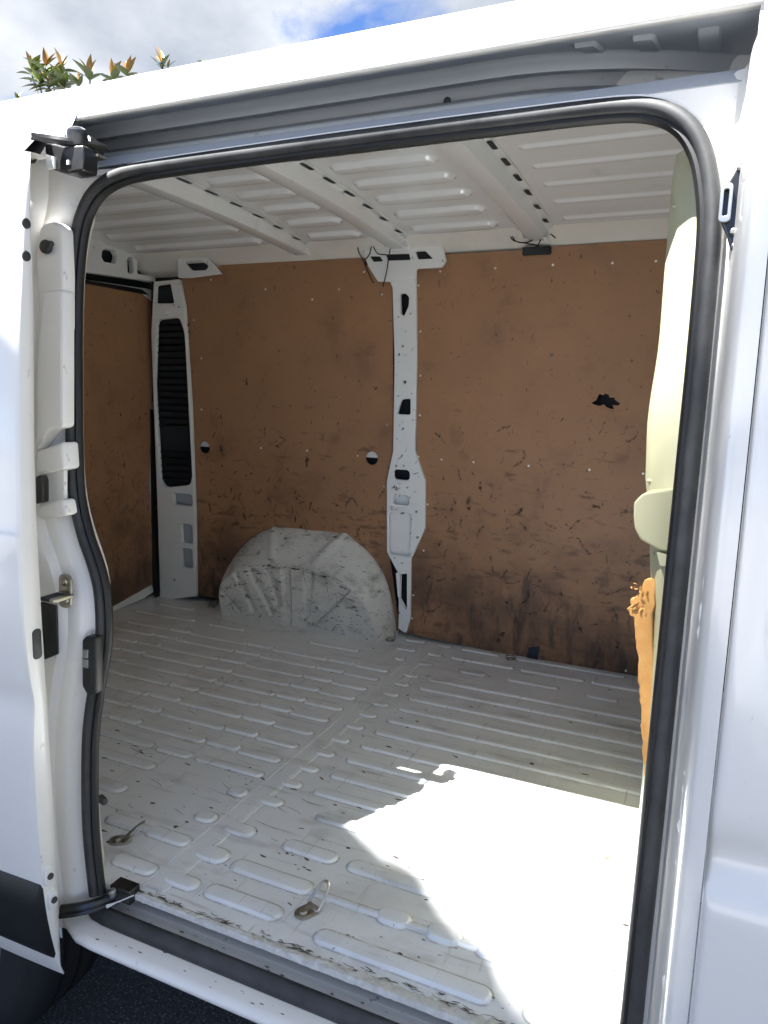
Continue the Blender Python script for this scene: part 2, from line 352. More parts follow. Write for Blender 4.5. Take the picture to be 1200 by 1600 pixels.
# flaking sealant along the lip
pp = []; random.seed(3)
for x in frange(-1.0, .08, 150):
    w = .0025 + .010 * sm((x + .75) / .45) * random.uniform(.3, 1.3)
    pp.append([(x, 1.0048, -.008 - random.uniform(0, .003)), (x, 1.006 + random.uniform(-.002, .002), .0015 + random.uniform(0, .002)), (x, 1.012 + w * .5, .0022 + random.uniform(0, .0018)), (x, 1.014 + w * random.uniform(.8, 1.2), .0006 + random.uniform(0, .0008)), (x, 1.017 + w * 1.3, -.0004)])
V, Fc = loft(pp); finish('sealant_bead', V, Fc, 'sealant', FLOOR, ang=25)
# dirt specks and scratches
random.seed(11); S = []
for k in range(420):
    x = random.uniform(-2.2, 0); y = random.uniform(1.04, 2.6) if random.random() < .5 else random.uniform(1.04, 1.5)
    a = random.uniform(-.5, .3); s = random.choice((.0012, .0018, .0018, .003, .0045))
    ux = Vector((math.cos(a), math.sin(a), 0)); uy = Vector((-ux.y, ux.x, 0))
    S.append(blotch(Vector((x, y, .0012)), ux, uy, s * random.uniform(1, 3), s * random.uniform(.5, 1), 0, 4))
for k in range(130):
    x = random.uniform(-2.1, -.75); y = random.uniform(1.15, 2.4); a = random.uniform(-.5, .25); ux = Vector((math.cos(a), math.sin(a), 0)); uy = Vector((-ux.y, ux.x, 0))
    S.append(blotch(Vector((x, y, .0010)), ux, uy, random.uniform(.01, .04), .0007, random.uniform(-.2, .2), 6))
V, Fc = join(*S); stuff(finish('dirt_specks', V, Fc, 'dirtspeck', FLOOR))
S = []; random.seed(21)
for k in range(130):
    x = random.uniform(-.98, .05); y = 1.014 + abs(random.gauss(0, .006)) + .010 * sm((x + .8) / .5); a = random.uniform(-.3, .3); ux = Vector((math.cos(a), math.sin(a), 0)); uy = Vector((-ux.y, ux.x, 0))
    S.append(blotch(Vector((x, y, .0030)), ux, uy, random.uniform(.002, .014), random.uniform(.0005, .0016), random.uniform(-.4, .4), 6))
V, Fc = join(*S); stuff(finish('cracked_sealant_dirt', V, Fc, 'dirtspeck', FLOOR))
# lashing rings
def lashing(x, y, a, up):
    ca, sa = math.cos(a), math.sin(a)
    def T(p): return Vector((x + p[0] * ca - p[1] * sa, y + p[0] * sa + p[1] * ca, p[2]))
    V, Fc = loft([[T((xx, yy, z)) for xx, yy in rrect(-.018 + i, -.024 + i, .018 - i, .026 - i, .0175 - i, 5)] for i, z in ((0, 0), (0, .003), (.003, .0045), (.009, .0045), (.012, .003))], True, True)
    base = finish('lashing_ring', V, Fc, 'steel', VAN)
    V, Fc = disc(T((0, -.006, .003)), (0, 0, 1), .0085, .005, 12, .001); finish('bolt', V, Fc, 'steel', base)
    V, Fc = box(T((-.017, .010, .003)), T((.017, .020, .009))); finish('hinge_loop', [T((p[0], p[1], p[2])) for p in box((-.016, .011, .002), (.016, .020, .0085))[0]], Fc, 'steel', base, bevel=.002)
    pts = []
    for k in range(21):
        t = k / 20 * math.pi; px_ = .017 * math.cos(t); d = .052 * math.sin(t) ** .8
        pts.append(T((px_, .016 + d * math.cos(up), .006 + d * math.sin(up))))
    V, Fc = tube(pts, .0026, 8); finish('d_ring', V, Fc, 'steel', base)
lashing(-1.120, 1.128, -1.0, .75); lashing(-.632, 1.112, -.5, .9)
for x, y in ((-2.05, 2.68), (-1.125, 2.655), (-.622, 2.675)): lashing(x, y, .3, .25)

# --- sill under the door
xs = frange(-1.16, .16, 34)
prof = round_prof([(1.10, -.012), (1.10, -.064), (1.062, -.064), (1.058, -.052), (1.048, -.052), (1.044, -.062), (.968, -.060), (.962, -.050), (.928, -.054), (.917, -.062), (.920, -.074), (.945, -.082), (1.10, -.10)], .006)
V, Fc = ext_x(prof, xs, lambda x: -.0 + .045 * sm((-1.02 - x) / .13))
SILL = finish('door_sill', V, Fc, 'jamb', VAN)
V, Fc = ext_x(round_prof([(.992, -.062), (.993, -.040), (.988, -.031), (.979, -.029), (.971, -.036), (.966, -.046), (.960, -.050), (.957, -.056)], .004), frange(-1.10, .08, 40), lambda x: .030 * sm((-1.0 - x) / .12))
finish('sill_seal', V, Fc, 'rubber', SILL)
V, Fc = ext_x(round_prof([(1.052, -.062), (1.052, -.050), (1.026, -.049), (1.026, -.062)], .002), frange(-1.08, .1, 4)); finish('lower_track', V, Fc, 'inner', SILL)
V, Fc = ext_x([(1.095, -.0135), (1.095, -.0635)], [-1.16, .16]); finish('track_shadow_gap', V, Fc, 'gap', SILL)
random.seed(5); S = []
for k in range(90):
    x = random.uniform(-1.0, -.1); y = random.uniform(.93, .965) if k % 2 else random.uniform(1.005, 1.04); s = random.uniform(.0008, .0022)
    z = -.0515 - (.962 - y) * .1 if y < .97 else -.0600
    S.append(blotch(Vector((x, y, z + .0012)), Vector((1, 0, 0)), Vector((0, 1, 0)), s * random.uniform(1, 4), s, 0, 4))
V, Fc = join(*S); stuff(finish('dirt_specks', V, Fc, 'dirtspeck', SILL))

# --- door aperture seal
SP = [(150, 1398), (140, 1300), (138, 1200), (141, 1130), (151, 1060), (160, 1000), (158, 930), (148, 885), (131, 835), (118, 775), (114, 700), (113, 600), (113, 500), (116, 420), (123, 360), (136, 320), (155, 294), (182, 277), (217, 267), (300, 254), (400, 240), (500, 226), (600, 213), (700, 200), (800, 188), (900, 176), (975, 169), (1018, 171), (1054, 183), (1080, 206), (1098, 242), (1107, 290), (1110, 340), (1107, 400), (1094, 550), (1079, 700), (1064, 850), (1049, 1000), (1034, 1150), (1019, 1300), (1000, 1480), (984, 1640)]
SEAL = smooth_path([near(*p) for p in SP], 4)
ctr = Vector((-.53, 1.03, .68))
def seal_sweep(prof):                                        # profile in (inwards, deeper) pairs
    rings = []
    for i, p in enumerate(SEAL):
        t = (SEAL[min(i + 1, len(SEAL) - 1)] - SEAL[max(i - 1, 0)]).normalized(); dp = Vector((0, 1, NK)).normalized()
        dp = (dp - t * dp.dot(t)).normalized(); n = dp.cross(t)
        n = -n if i == 0 and n.dot(ctr - p) < 0 else n
        rings.append((p, n, dp))
    s = 1 if rings[len(rings) // 2][1].dot(ctr - rings[len(rings) // 2][0]) > 0 else -1
    return loft([[p + n * (a * s) + d * b_ for a, b_ in prof] for p, n, d in rings], True, True)
V, Fc = seal_sweep([(.0115 * math.cos(a) * .95 - .003, .0115 * math.sin(a)) for a in [2 * math.pi * k / 14 for k in range(14)]])
DSEAL = finish('door_seal', V, Fc, 'rubber', VAN, ang=60)
V, Fc = seal_sweep([(.006, -.002), (.012, -.003), (.0150, .001), (.0168, .006), (.0155, .012), (.010, .015), (.004, .008)]); finish('seal_lip', V, Fc, 'lip', DSEAL, ang=50)

# --- roof cantrail over the door, track cavity
dense = lambda pr: [(p.x, p.y) for p in smooth_path([(a, c, 0) for a, c in pr], 5)]
bend = lambda x: .115 * max(0, (x + .36) / .36) ** 2
outer = [(1.85, 1.672), (1.60, 1.668), (1.35, 1.648), (1.20, 1.604), (1.13, 1.570), (1.085, 1.545), (1.055, 1.520), (1.038, 1.497), (1.028, 1.478), (1.025, 1.469), (1.028, 1.4655), (1.034, 1.4655), (1.045, 1.468)]
V, Fc = ext_x(dense(outer), [-1.058, -1.0, -.7, -.4, -.2, .014])
ROOF = finish('roof_side', V, Fc, 'paint', VAN, ang=50)
outer2 = [(1.85, 1.671), (1.60, 1.667), (1.35, 1.647), (1.20, 1.603), (1.13, 1.569), (1.085, 1.544), (1.055, 1.519), (1.038, 1.496), (1.026, 1.476), (1.012, 1.450), (.995, 1.428), (.985, 1.415), (.99, 1.408), (1.02, 1.408)]
V, Fc = ext_x(dense(outer2), [-2.6, -2.0, -1.5, -1.0615]); finish('rear_roof_side', V, Fc, 'paint', ROOF, ang=50)
V, Fc = ext_x([(y + .0006, z - .0015) for y, z in dense(outer[:11])], [-1.068, -1.054]); finish('joint_filler', V, Fc, 'shade_grey', ROOF)
V, Fc = ext_x(dense(outer[:10] + [(1.0, 1.43), (.985, 1.40), (1.0, 1.395)]), [.0185, .2, .9]); finish('front_roof_side', V, Fc, 'paint', ROOF, ang=50)
# far slope of the roof
V, Fc = ext_x([(y, z) for y, z in ((1.85, 1.672), (2.1, 1.668), (2.35, 1.642), (2.5, 1.603), (2.6, 1.56), (2.72, 1.5), (2.78, 1.3), (2.82, .9), (2.84, .3), (2.83, -.2))], [-2.6, .9]); finish('far_side_skin', V, Fc, 'paint', VAN, ang=50)
xs = [-1.25] + frange(-1.05, .012, 45)
V, Fc = loft([[(x, lerp(1.044, 1.163 + bend(x), t), lerp(1.4678, 1.5115, t)) for t in frange(0, 1, 6)] for x in xs]); CAV = finish('cavity_roof', V, Fc, 'shade_grey', ROOF)
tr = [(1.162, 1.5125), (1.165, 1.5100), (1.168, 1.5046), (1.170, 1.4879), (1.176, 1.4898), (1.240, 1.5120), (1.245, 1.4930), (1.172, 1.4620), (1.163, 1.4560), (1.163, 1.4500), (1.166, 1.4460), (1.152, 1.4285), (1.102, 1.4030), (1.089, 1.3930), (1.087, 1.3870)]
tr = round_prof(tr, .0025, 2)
V, Fc = ext_x(tr, xs, bend); TRACK = finish('upper_track', V, Fc, 'shade_grey', ROOF, ang=22)
p = at(698, 157, Y=1.215); V, Fc = disc(p + Vector((0, .004, 0)), (0, -1, 0), .0065, .004, 12); finish('plug', V, Fc, 'rubber', TRACK)
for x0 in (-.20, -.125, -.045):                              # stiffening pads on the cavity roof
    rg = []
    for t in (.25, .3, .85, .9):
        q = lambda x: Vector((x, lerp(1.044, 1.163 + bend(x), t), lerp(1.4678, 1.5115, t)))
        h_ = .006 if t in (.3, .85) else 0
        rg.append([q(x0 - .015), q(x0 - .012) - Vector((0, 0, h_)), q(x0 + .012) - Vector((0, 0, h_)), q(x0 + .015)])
    V, Fc = loft(rg); finish('stiffener', V, Fc, 'shade_grey', ROOF)
V, Fc = box((.0125, 1.03, 1.36), (.0185, 1.40, 1.53)); finish('cavity_end_plate', V, Fc, 'paint', ROOF)
V, Fc = plate(rrect(-1.13, 1.405, .012, 1.428, .004), [], .004, lambda a, c, w: Vector((a, 1.0865 + (c - 1.405) * .9 + w, c))); finish('track_lower_strip', V, Fc, 'shade_grey', ROOF)
# header between track and seal, and jamb round the seal
def jamb_x(i): return SEAL[i]
rings = []
for i, p in enumerate(SEAL):
    if 1 < p.z + 2: rings.append(p)
# left jamb (rear side of the opening)
LS = [p for p in SEAL if p.x < -.9 and p.z < 1.36]; LS.sort(key=lambda p: p.z)
def xs_at(z):
    c = [p for p in LS]; 
    for a, b_ in zip(c, c[1:]):
        if a.z <= z <= b_.z: t = (z - a.z) / max(1e-6, b_.z - a.z); return lerp(a.x, b_.x, t), lerp(a.y, b_.y, t)
    p = c[0] if z < c[0].z else c[-1]; return p.x, NY + NK * z
rings = []
for z in frange(-.08, 1.43, 56):
    x, y = xs_at(min(z, 1.33)); y = NY + NK * z
    xo = min(x, -1.08)
    s = sm((z - .55) / .25)                                  # upper half steps outwards more strongly
    rings.append([(x - .055, y + .08, z), (x - .020, y + .034, z), (x - .006, y + .016, z), (x - .016, y + .010, z), (x - .026, y + .004, z), (x - .036, y - .012 - .004 * s, z), (x - .050, y - .020 - .004 * s, z), (x - .066, y - .022 - .004 * s, z), (x - .076, y - .036 - .008 * s, z), (xo - .085, y - .043 - .008 * s, z), (xo - .13, y - .045, z), (-1.5, y - .05, z)])
V, Fc = loft(rings); LJ = finish('rear_jamb', V, Fc, 'jamb', VAN, ang=40)
V, Fc = ext_x([(1.03, -.20), (1.03, .9), (1.09, 1.40), (1.10, 1.50)], [-2.47, -1.9, -1.20]); finish('rear_quarter_inner', V, Fc, 'inner', VAN)
V, Fc = ext_x([(.97, -.20), (.95, .3), (.955, .8), (1.0, 1.35)], [-2.55, -1.9, -1.30]); finish('rear_quarter_skin', V, Fc, 'paint', VAN)
# header flange above seal, top corners included
V, Fc = seal_sweep([(-.020, .013), (-.012, .012), (.006, .016), (.006, .020), (-.020, .020)]); finish('seal_flange', V, Fc, 'jamb', VAN, ang=50)
V, Fc = loft([[(x, NY + NK * 1.36 + .022, 1.30), (x, NY + NK * 1.38 + .014, 1.385), (x, 1.085, 1.405)] for x in frange(-1.15, .02, 8)])
# corner gussets
V, Fc = plate([(p.x, p.z) for p in (near(x, y, .014) for x, y in ((90, 270), (190, 262), (260, 250), (215, 272), (170, 290), (140, 325), (126, 370), (118, 430), (90, 430)))], [], .004, lambda a, c, w: Vector((a, NY + .013 + NK * c + w, c))); finish('corner_gusset', V, Fc, 'jamb', LJ)
V, Fc = plate([(p.x, p.z) for p in (near(x, y, .014) for x, y in ((820, 178), (1130, 128), (1165, 125), (1165, 480), (1106, 480), (1113, 340), (1105, 280), (1085, 215), (1056, 186), (1015, 170), (960, 168)))], [], .004, lambda a, c, w: Vector((a, NY + .013 + NK * c + w, c))); finish('corner_gusset', V, Fc, 'jamb', VAN)

# --- right jamb (B-pillar) and front body panel
def yb(z): return .905 + .05 * sm((z - .7) / .8)             # outer skin
rings = []
for z in frange(-.12, 1.42, 70):
    y = NY + NK * z; x = -.012
    k = yb(z) 
    rings.append([(x - .004, y + .034, z), (x + .006, y + .014, z), (x + .014, y + .010, z), (x + .018, y - .005, z), (x + .021, lerp(y, k, .45), z), (x + .026, lerp(y, k, .75), z), (x + .0335, k + .0025, z), (x + .037, k + .0002, z), (x + .045, k - .002, z), (x + .055, k - .0025, z)])
V, Fc = loft(rings); RJ = finish('front_jamb', V, Fc, 'paint', VAN, ang=60)
def skin(x, z):                                              # front door skin with its swage lines
    y = yb(z) - .006
    y += .016 * math.exp(-((z - .455 - .02 * x) / .030) ** 2) 
    y -= .010 * sm((.44 - z) / .05) 
    y += .008 * math.exp(-((x - .075) / .016) ** 2) * sm((z - .66) / .08)
    return y
rings = [[(x, skin(x, z) + (.010 if x < .046 else .002 if x < .049 else 0), z) for z in frange(-.14, 1.42, 160)] for x in [.0445, .0455, .048, .052, .058, .065, .07, .075, .08, .085, .092, .1, .12, .15, .2, .3, .5, .9]]
V, Fc = loft(rings); FD = finish('front_body_panel', V, Fc, 'paint', VAN, ang=60)
random.seed(17); bead = []                                   # hand-laid seam sealer down the pillar
for z in frange(.08, 1.0, 90): bead.append((.0155 + .0022 * math.sin(z * 23) + random.gauss(0, .0007), lerp(NY + NK * z, yb(z), .58) - .003, z))
V, Fc = tube(bead, [.0026 + random.uniform(-.0006, .0014) for _ in bead], 6); finish('seam_sealer', V, Fc, 'jamb', RJ, ang=70)
# B-pillar latch
def nearmap(off): return lambda a, c, w: Vector((a, NY + off + NK * c + w, c))
ol = [(1160, 245), (1164, 262), (1157, 330), (1150, 388), (1142, 392), (1136, 368), (1126, 345), (1126, 310), (1134, 292), (1146, 272)]
V, Fc = plate(round_poly([(p.x, p.z) for p in (near(x, y, -.035) for x, y in ol)], .004), [], .012, nearmap(-.035), .002); LT = finish('latch_plate', V, Fc, 'blacksteel', VAN)
for x, y, m_, r_ in ((1156, 262, 'steel', .0035), (1146, 362, 'steel', .0045), (1146, 384, 'steel', .003)):
    V, Fc = disc(near(x, y, -.036), (0, -1, 0), r_, .003, 12, .001); finish('bolt', V, Fc, m_, LT)
lc = near(1134, 316, -.045)
V, Fc = plate(rrect(lc.x - .007, lc.z - .023, lc.x + .007, lc.z + .023, .005), [rrect(lc.x - .0028, lc.z - .016, lc.x + .0028, lc.z + .016, .002)], .008, nearmap(-.045), .001); finish('catch_loop', V, Fc, 'foil', LT)

# --- sliding door, pushed back along the side
XD = -1.04
OUT = [(43, 236), (36, 340), (31, 450), (28, 550), (28, 700), (29, 822), (27, 842), (31, 900), (34, 960), (38, 1010), (45, 1065), (51, 1100), (50, 1150), (51, 1200), (57, 1300), (65, 1378), (74, 1440), (88, 1498), (98, 1522)]
INN = [(50, 240), (49, 340), (53, 450), (54, 550), (55, 700), (58, 800), (60, 840), (63, 900), (66, 960), (69, 1010), (73, 1070), (75, 1100), (79, 1170), (83, 1230), (88, 1325), (91, 1390), (93, 1440), (96, 1500), (99, 1521)]
po = [(p.y, p.z) for p in (at(x, y, X=XD) for x, y in OUT)]; pi_ = [(p.y, p.z) for p in (at(x, y, X=XD) for x, y in INN)]
po_s = smooth_path([(0, y, z) for y, z in po], 5); pi_s = smooth_path([(0, y, z) for y, z in pi_], 5)
rings = []
for dx, dy in ((-1.1, -.012), (-.6, -.010), (-.3, -.007), (-.1, -.003), (-.03, -.0008), (-.006, 0), (-.0015, .0012), (0, .004)):
    rings.append([Vector((XD + dx, p.y + dy, p.z)) for p in po_s])
V, Fc = loft(rings); SD = finish('sliding_door', V, Fc, 'paint', VAN, ang=60)
rings = [[Vector((XD, p.y + .004, p.z)) for p in po_s], [Vector((XD + .0015, lerp(a.y, b_.y, .5), lerp(a.z, b_.z, .5))) for a, b_ in zip(po_s, pi_s)], [Vector((XD, p.y - .002, p.z)) for p in pi_s], [Vector((XD - .004, p.y + .001, p.z)) for p in pi_s], [Vector((XD - .03, p.y + .006, p.z)) for p in pi_s], [Vector((XD - .05, p.y + .02, p.z)) for p in pi_s], [Vector((XD - 1.1, p.y + .02, p.z)) for p in pi_s]]
V, Fc = loft(rings); DE = finish('door_edge', V, Fc, 'jamb', SD, ang=50)
V, Fc = join(ext_x([(po_s[0].y, po_s[0].z), (po_s[0].y + .05, po_s[0].z + .004)], [XD - 1.1, XD])); finish('door_top_edge', V, Fc, 'jamb', SD)
V, Fc = ext_x([(po_s[0].y + .012, po_s[0].z + .001), (.950, 1.416), (.968, 1.424), (.972, 1.418), (po_s[0].y + .04, po_s[0].z - .004)], [XD - 1.1, XD - .03]); finish('door_top_sun_block', V, Fc, 'rubber', SD)  # strip added to block sun leaking in over the door top
# black rub strip
ru = [at(x, y, X=XD) for x, y in ((65, 1384), (88, 1497))]
z0, z1 = ru[0].z, ru[1].z; yo = lambda z: min(max([lerp(a.y, b_.y, (z - a.z) / (b_.z - a.z)) for a, b_ in zip(po_s, po_s[1:]) if min(a.z, b_.z) <= z <= max(a.z, b_.z)] or [.86]), 2)
rp_ = []
for t in frange(0, 1, 8):
    z = lerp(z0, z1, t); k = .012 * min(1, min(t, 1 - t) * 6)
    rp_.append((yo(z) - .003 - k, z))
V, Fc = loft([[Vector((x, y + d, z)) for y, z in [(rp_[0][0] + .01, rp_[0][1])] + rp_ + [(rp_[-1][0] + .012, rp_[-1][1])]] for x, d in ((XD - 1.1, -.011), (XD - .3, -.006), (XD - .02, 0), (XD - .006, .001), (XD - .001, .008))], False, True); finish('rub_strip', V, Fc, 'plastic', SD, ang=45)
for x, y, r_ in ((38, 349, .0085), (38, 400, .0085)):
    V, Fc = disc(at(x + 2, y, X=XD + .0012), (1, 0, 0), r_, .003, 14); finish('rubber_plug', V, Fc, 'rubber', SD)
for x, y in ((76, 1368), (82, 1405)):
    pl = at(x, y, X=XD + .0012); 
    V, Fc = loft([[Vector((XD + .001 + h, pl.y + a * s, pl.z + c * s)) for a, c in rrect(-.010, -.019, .010, .019, .009)] for s, h in ((1, 0), (.95, .0035), (.8, .004))], True, True); finish('screw_boss', V, Fc, 'jamb', SD)
    V, Fc = disc(Vector((XD + .005, pl.y, pl.z)), (1, -.2, .2), .0062, .003, 10); finish('screw', V, Fc, 'rubber', SD)
pl = [at(x, y, X=XD + .0016) for x, y in ((50, 985), (66, 1027))]
V, Fc = loft([[Vector((XD + h, a, c)) for a, c in rrect(pl[0].y + i, pl[1].z + i, pl[1].y - i, pl[0].z - i, .007)] for i, h in ((0, 0), (0, .002), (.002, .003))], True, True); finish('oval_plug', V, Fc, 'rubber', SD)
bl = [at(x, y, Y=.962) for x, y in ((64, 940), (89, 946), (91, 1022), (70, 1031))]
V, Fc = loft([[Vector((p.x, p.y + d, p.z)) for p in bl] for d in (-.002, .003)], True, True); finish('foam_block', V, Fc, 'plastic', SD, bevel=.002)
# rear jamb details
rx = lambda px, py, off: atp(px, py, NY + off, NK)
def jmap(off): return lambda a, c, w: Vector((a, NY + off + NK * c + w, c))
def jplate(name, pts, off, th, rad, m_='jamb', holes=(), par=None, bev=.003):
    V, Fc = plate(round_poly([(p.x, p.z) for p in (rx(x, y, off) for x, y in pts)], rad), [[(p.x, p.z) for p in (rx(x, y, off) for x, y in h)] for h in holes], th, jmap(off), bev); return finish(name, V, Fc, m_, par or LJ, ang=40)
PK = jplate('pocket_panel', ((62, 352), (82, 344), (96, 352), (99, 430), (99, 520), (60, 520), (57, 430), (55, 400)), -.044, .03, .012, bev=.006)
V, Fc = disc(rx(73, 386, -.049), (.2, -1, 0), .0125, .006, 18, .002); finish('rubber_plug', V, Fc, 'rubber', LJ)
V, Fc = disc(rx(81, 381, -.052), (.2, -1, 0), .005, .005, 12, .001); finish('plug_button', V, Fc, 'rubber', LJ)
jplate('jamb_stiffener', ((66, 455), (98, 452), (98, 668), (78, 672), (56, 705), (56, 560)), -.050, .03, .008, bev=.006)
jplate('jamb_ledge', ((56, 706), (97, 690), (100, 734), (56, 742)), -.050, .04, .008, bev=.006)
jplate('latch_recess', ((54, 738), (100, 730), (100, 786), (54, 792)), -.030, .01, .003, 'jamb')
jplate('jamb_ledge', ((58, 788), (99, 780), (104, 806), (60, 812)), -.048, .03, .008, bev=.006)
V, Fc = plate(round_poly([(p.x, p.z) for p in (rx(x, y, -.062) for x, y in ((55, 745), (63, 742), (66, 752), (66, 785), (56, 788)))], .003), [], .016, jmap(-.062), .002); finish('latch_catch', V, Fc, 'blacksteel', LJ)
# striker
sp = [(rx(90, 905, -.05)), rx(112, 942, -.05)]
V, Fc = plate(rrect(rx(91, 948, -.05).x, rx(91, 948, -.05).z, rx(111, 899, -.05).x, rx(111, 899, -.05).z, .0115, 5), [], .004, jmap(-.05), .001); ST = finish('striker_plate', V, Fc, 'steel', LJ)
for x, y in ((101, 909), (103, 938)):
    V, Fc = disc(rx(x, y, -.051), (0, -1, 0), .0075, .003, 14, .001); finish('bolt', V, Fc, 'steel', ST)
a_, b_ = rx(91, 927, -.052), rx(130, 921, -.085)
V, Fc = box((a_.x, a_.y - .045, a_.z - .004), (a_.x + .038, a_.y + .002, a_.z + .004)); finish('striker_hook', V, Fc, 'steel', ST, bevel=.002)
V, Fc = box((a_.x + .006, a_.y - .046, a_.z - .0015), (a_.x + .028, a_.y - .008, a_.z + .0045)); finish('hook_slot', V, Fc, 'gap', ST)
# lock body beside the seal
LKB = jplate('lock_housing', ((128, 1000), (134, 994), (150, 996), (150, 1085), (136, 1086), (128, 1072)), -.024, .02, .004, 'plastic', par=VAN)
for y in (1022, 1037):
    V, Fc = plate(rrect(rx(129, y + 6, -.027).x, rx(129, y + 6, -.027).z, rx(137, y - 6, -.027).x, rx(137, y - 6, -.027).z, .001), [], .004, jmap(-.027), .001); finish('contact_pin', V, Fc, 'foil', LKB)
# upper roller arm
def PY(px, py, Y): return at(px, py, Y=Y)
arm = [PY(48, 212, .93), PY(75, 217, .95), PY(110, 222, .97), PY(140, 226, 1.0), PY(165, 232, 1.03)]
V, Fc = join(tube(smooth_path(arm, 4), [.006] * 3 + [.007] * 14, 8))
AR = finish('roller_arm', V, Fc, 'blacksteel', SD)
V, Fc = loft([[v + Vector((0, d, 0)) for v in (PY(68, 222, .97), PY(100, 228, .97), PY(130, 226, .97), PY(130, 242, .97), PY(128, 266, .97), PY(104, 271, .97), PY(72, 262, .97))] for d in (0, .035)], True, True); finish('arm_bracket', V, Fc, 'blacksteel', AR, bevel=.003)
V, Fc = disc(PY(122, 224, .985), (.2, -.3, 1), .017, .022, 16, .004); finish('roller', V, Fc, 'blacksteel', AR)
V, Fc = disc(PY(152, 238, 1.03), (0, -1, .2), .017, .03, 14, .003); finish('roller', V, Fc, 'blacksteel', AR)
V, Fc = join(box(PY(131, 243, 1.0), PY(152, 239, 1.012))); V, Fc = loft([[v + Vector((0, d, 0)) for v in (PY(130, 243, .995), PY(153, 240, .995), PY(153, 244, .995), PY(131, 248, .995))] for d in (0, .02)], True, True); finish('guide_tab', V, Fc, 'steel', AR)
V, Fc = loft([[v + Vector((0, d, 0)) for v in (PY(70, 240, .965), PY(84, 245, .965), PY(84, 262, .965), PY(73, 264, .965))] for d in (0, .006)], True, True); finish('bright_tab', V, Fc, 'white', AR)
V, Fc = loft([[v + Vector((0, d, 0)) for v in (PY(104, 250, .966), PY(107, 250, .966), PY(107, 256, .966), PY(104, 257, .966))] for d in (0, .004)], True, True); finish('clip', V, Fc, 'white', AR)
# lower roller arm
arm = [PY(95, 1421, .93), PY(120, 1418, .945), PY(150, 1411, .965), PY(175, 1402, .99), PY(190, 1394, 1.01)]
V, Fc = tube(smooth_path(arm, 4), .0095, 8); LA = finish('lower_roller_arm', V, Fc, 'blacksteel', SD)
V, Fc = tube(smooth_path([p + Vector((0, -.004, -.012)) for p in arm[:4]], 4), .005, 8); finish('arm_rib', V, Fc, 'blacksteel', LA)
V, Fc = disc(PY(177, 1397, .985), (0, -.3, 1), .0085, .010, 12, .002); finish('bolt', V, Fc, 'foil', LA)
V, Fc = tube([PY(168, 1416, .955), PY(180, 1411, .955), PY(209, 1399, .97)], [.004, .0012, .0012], 6); finish('cable_tie', V, Fc, 'white', LA)
V, Fc = box(PY(172, 1404, .99) , PY(196, 1392, .99) + Vector((.01, .03, .0))); finish('arm_foot', V, Fc, 'blacksteel', LA, bevel=.002)
V, Fc = disc(PY(157, 1247, 1.03), (1, -.4, 0), .008, .02, 12, .003); finish('rubber_buffer', V, Fc, 'rubber', VAN)

# --- far wall: body skin behind, lining boards, pillars
V, Fc = plate([(-2.45, -.03), (.2, -.03), (.2, 1.56), (-2.45, 1.56)], [], .01, farmap(-.055)); FW = finish('far_wall_skin', V, Fc, 'gap', VAN)
def scuffs(n, xr_, zfun, off, seed, size=(.008, .035), par=None, avoid=None):
    random.seed(seed); S = []
    while len(S) < n:
        x = random.uniform(*xr_); z = zfun()
        if avoid and avoid(x, z): continue
        a = random.choice((random.gauss(1.1, .45), random.gauss(1.1, .45), random.gauss(.2, .5), random.gauss(2.0, .4)))
        ux = Vector((math.cos(a), FK * math.sin(a), math.sin(a))); uy = Vector((-math.sin(a), FK * math.cos(a), math.cos(a)))
        l = random.uniform(*size); w = random.choice((.0010, .0020, .0035, .005, .008)) * (l / .025) ** .5
        S.append(blotch(Vector((x, FY - off + FK * z, z)), ux, uy, l, w, random.uniform(-.35, .35), 8, .35))
    V, Fc = join(*S); return stuff(finish('scuff_marks', V, Fc, 'scuff', par))
def screws(pts, off, par):
    for x, y in pts:
        p = far(x, y, off); me = None
        V, Fc = disc(p, (0, -1, 0), .0045, .002, 8, .0005); finish('screw', V, Fc, 'screw', par)
# rear lining board
ol = [(284, 434), (330, 424), (347, 414), (480, 407), (580, 402), (604, 436), (613, 442), (614, 560), (614, 700), (608, 740), (606, 850), (618, 935), (622, 985), (307, 930), (306, 800), (299, 620), (290, 480)]
O = fp(ol, .004)
def circ(px, py, r_, off, n=22):
    c = far(px, py, off); return [(c.x + r_ * math.cos(2 * math.pi * k / n), c.z + r_ * math.sin(2 * math.pi * k / n)) for k in range(n)]
V, Fc = plate(O, [circ(320, 699, .0275, .004), circ(581, 716, .0275, .004)], .004, farmap(.004), .0006); BR = finish('lining_board', V, Fc, 'board', VAN, ang=20); BR['label'] = 'brown hardboard lining over the wheel arch, scuffed towards the bottom'
for x, y in ((320, 690), (581, 706)):                        # white inner skin seen through the holes
    c = far(x, y, -.02); V, Fc = plate(rrect(c.x - .05, c.z - .024, c.x + .05, c.z + .05, .004), [], .004, farmap(-.02)); finish('inner_skin_strip', V, Fc, 'inner', FW)
screws(((330, 437), (415, 452), (488, 468), (530, 452), (569, 425), (597, 460), (408, 700), (480, 704), (559, 712), (605, 664), (600, 760), (315, 640), (315, 560), (303, 500)), .0045, BR)
scuffs(110, (-2.12, -1.2), lambda: .12 + abs(random.gauss(.36, .20)), .0046, 31, (.007, .03), par=BR, avoid=lambda x, z: z > 1.05 or ((x + 2.09) ** 2 + (z - .75) ** 2) < .004 or ((x + 1.25) ** 2 + (z - .75) ** 2) < .004 or (-1.95 < x < -1.15 and z < .38))
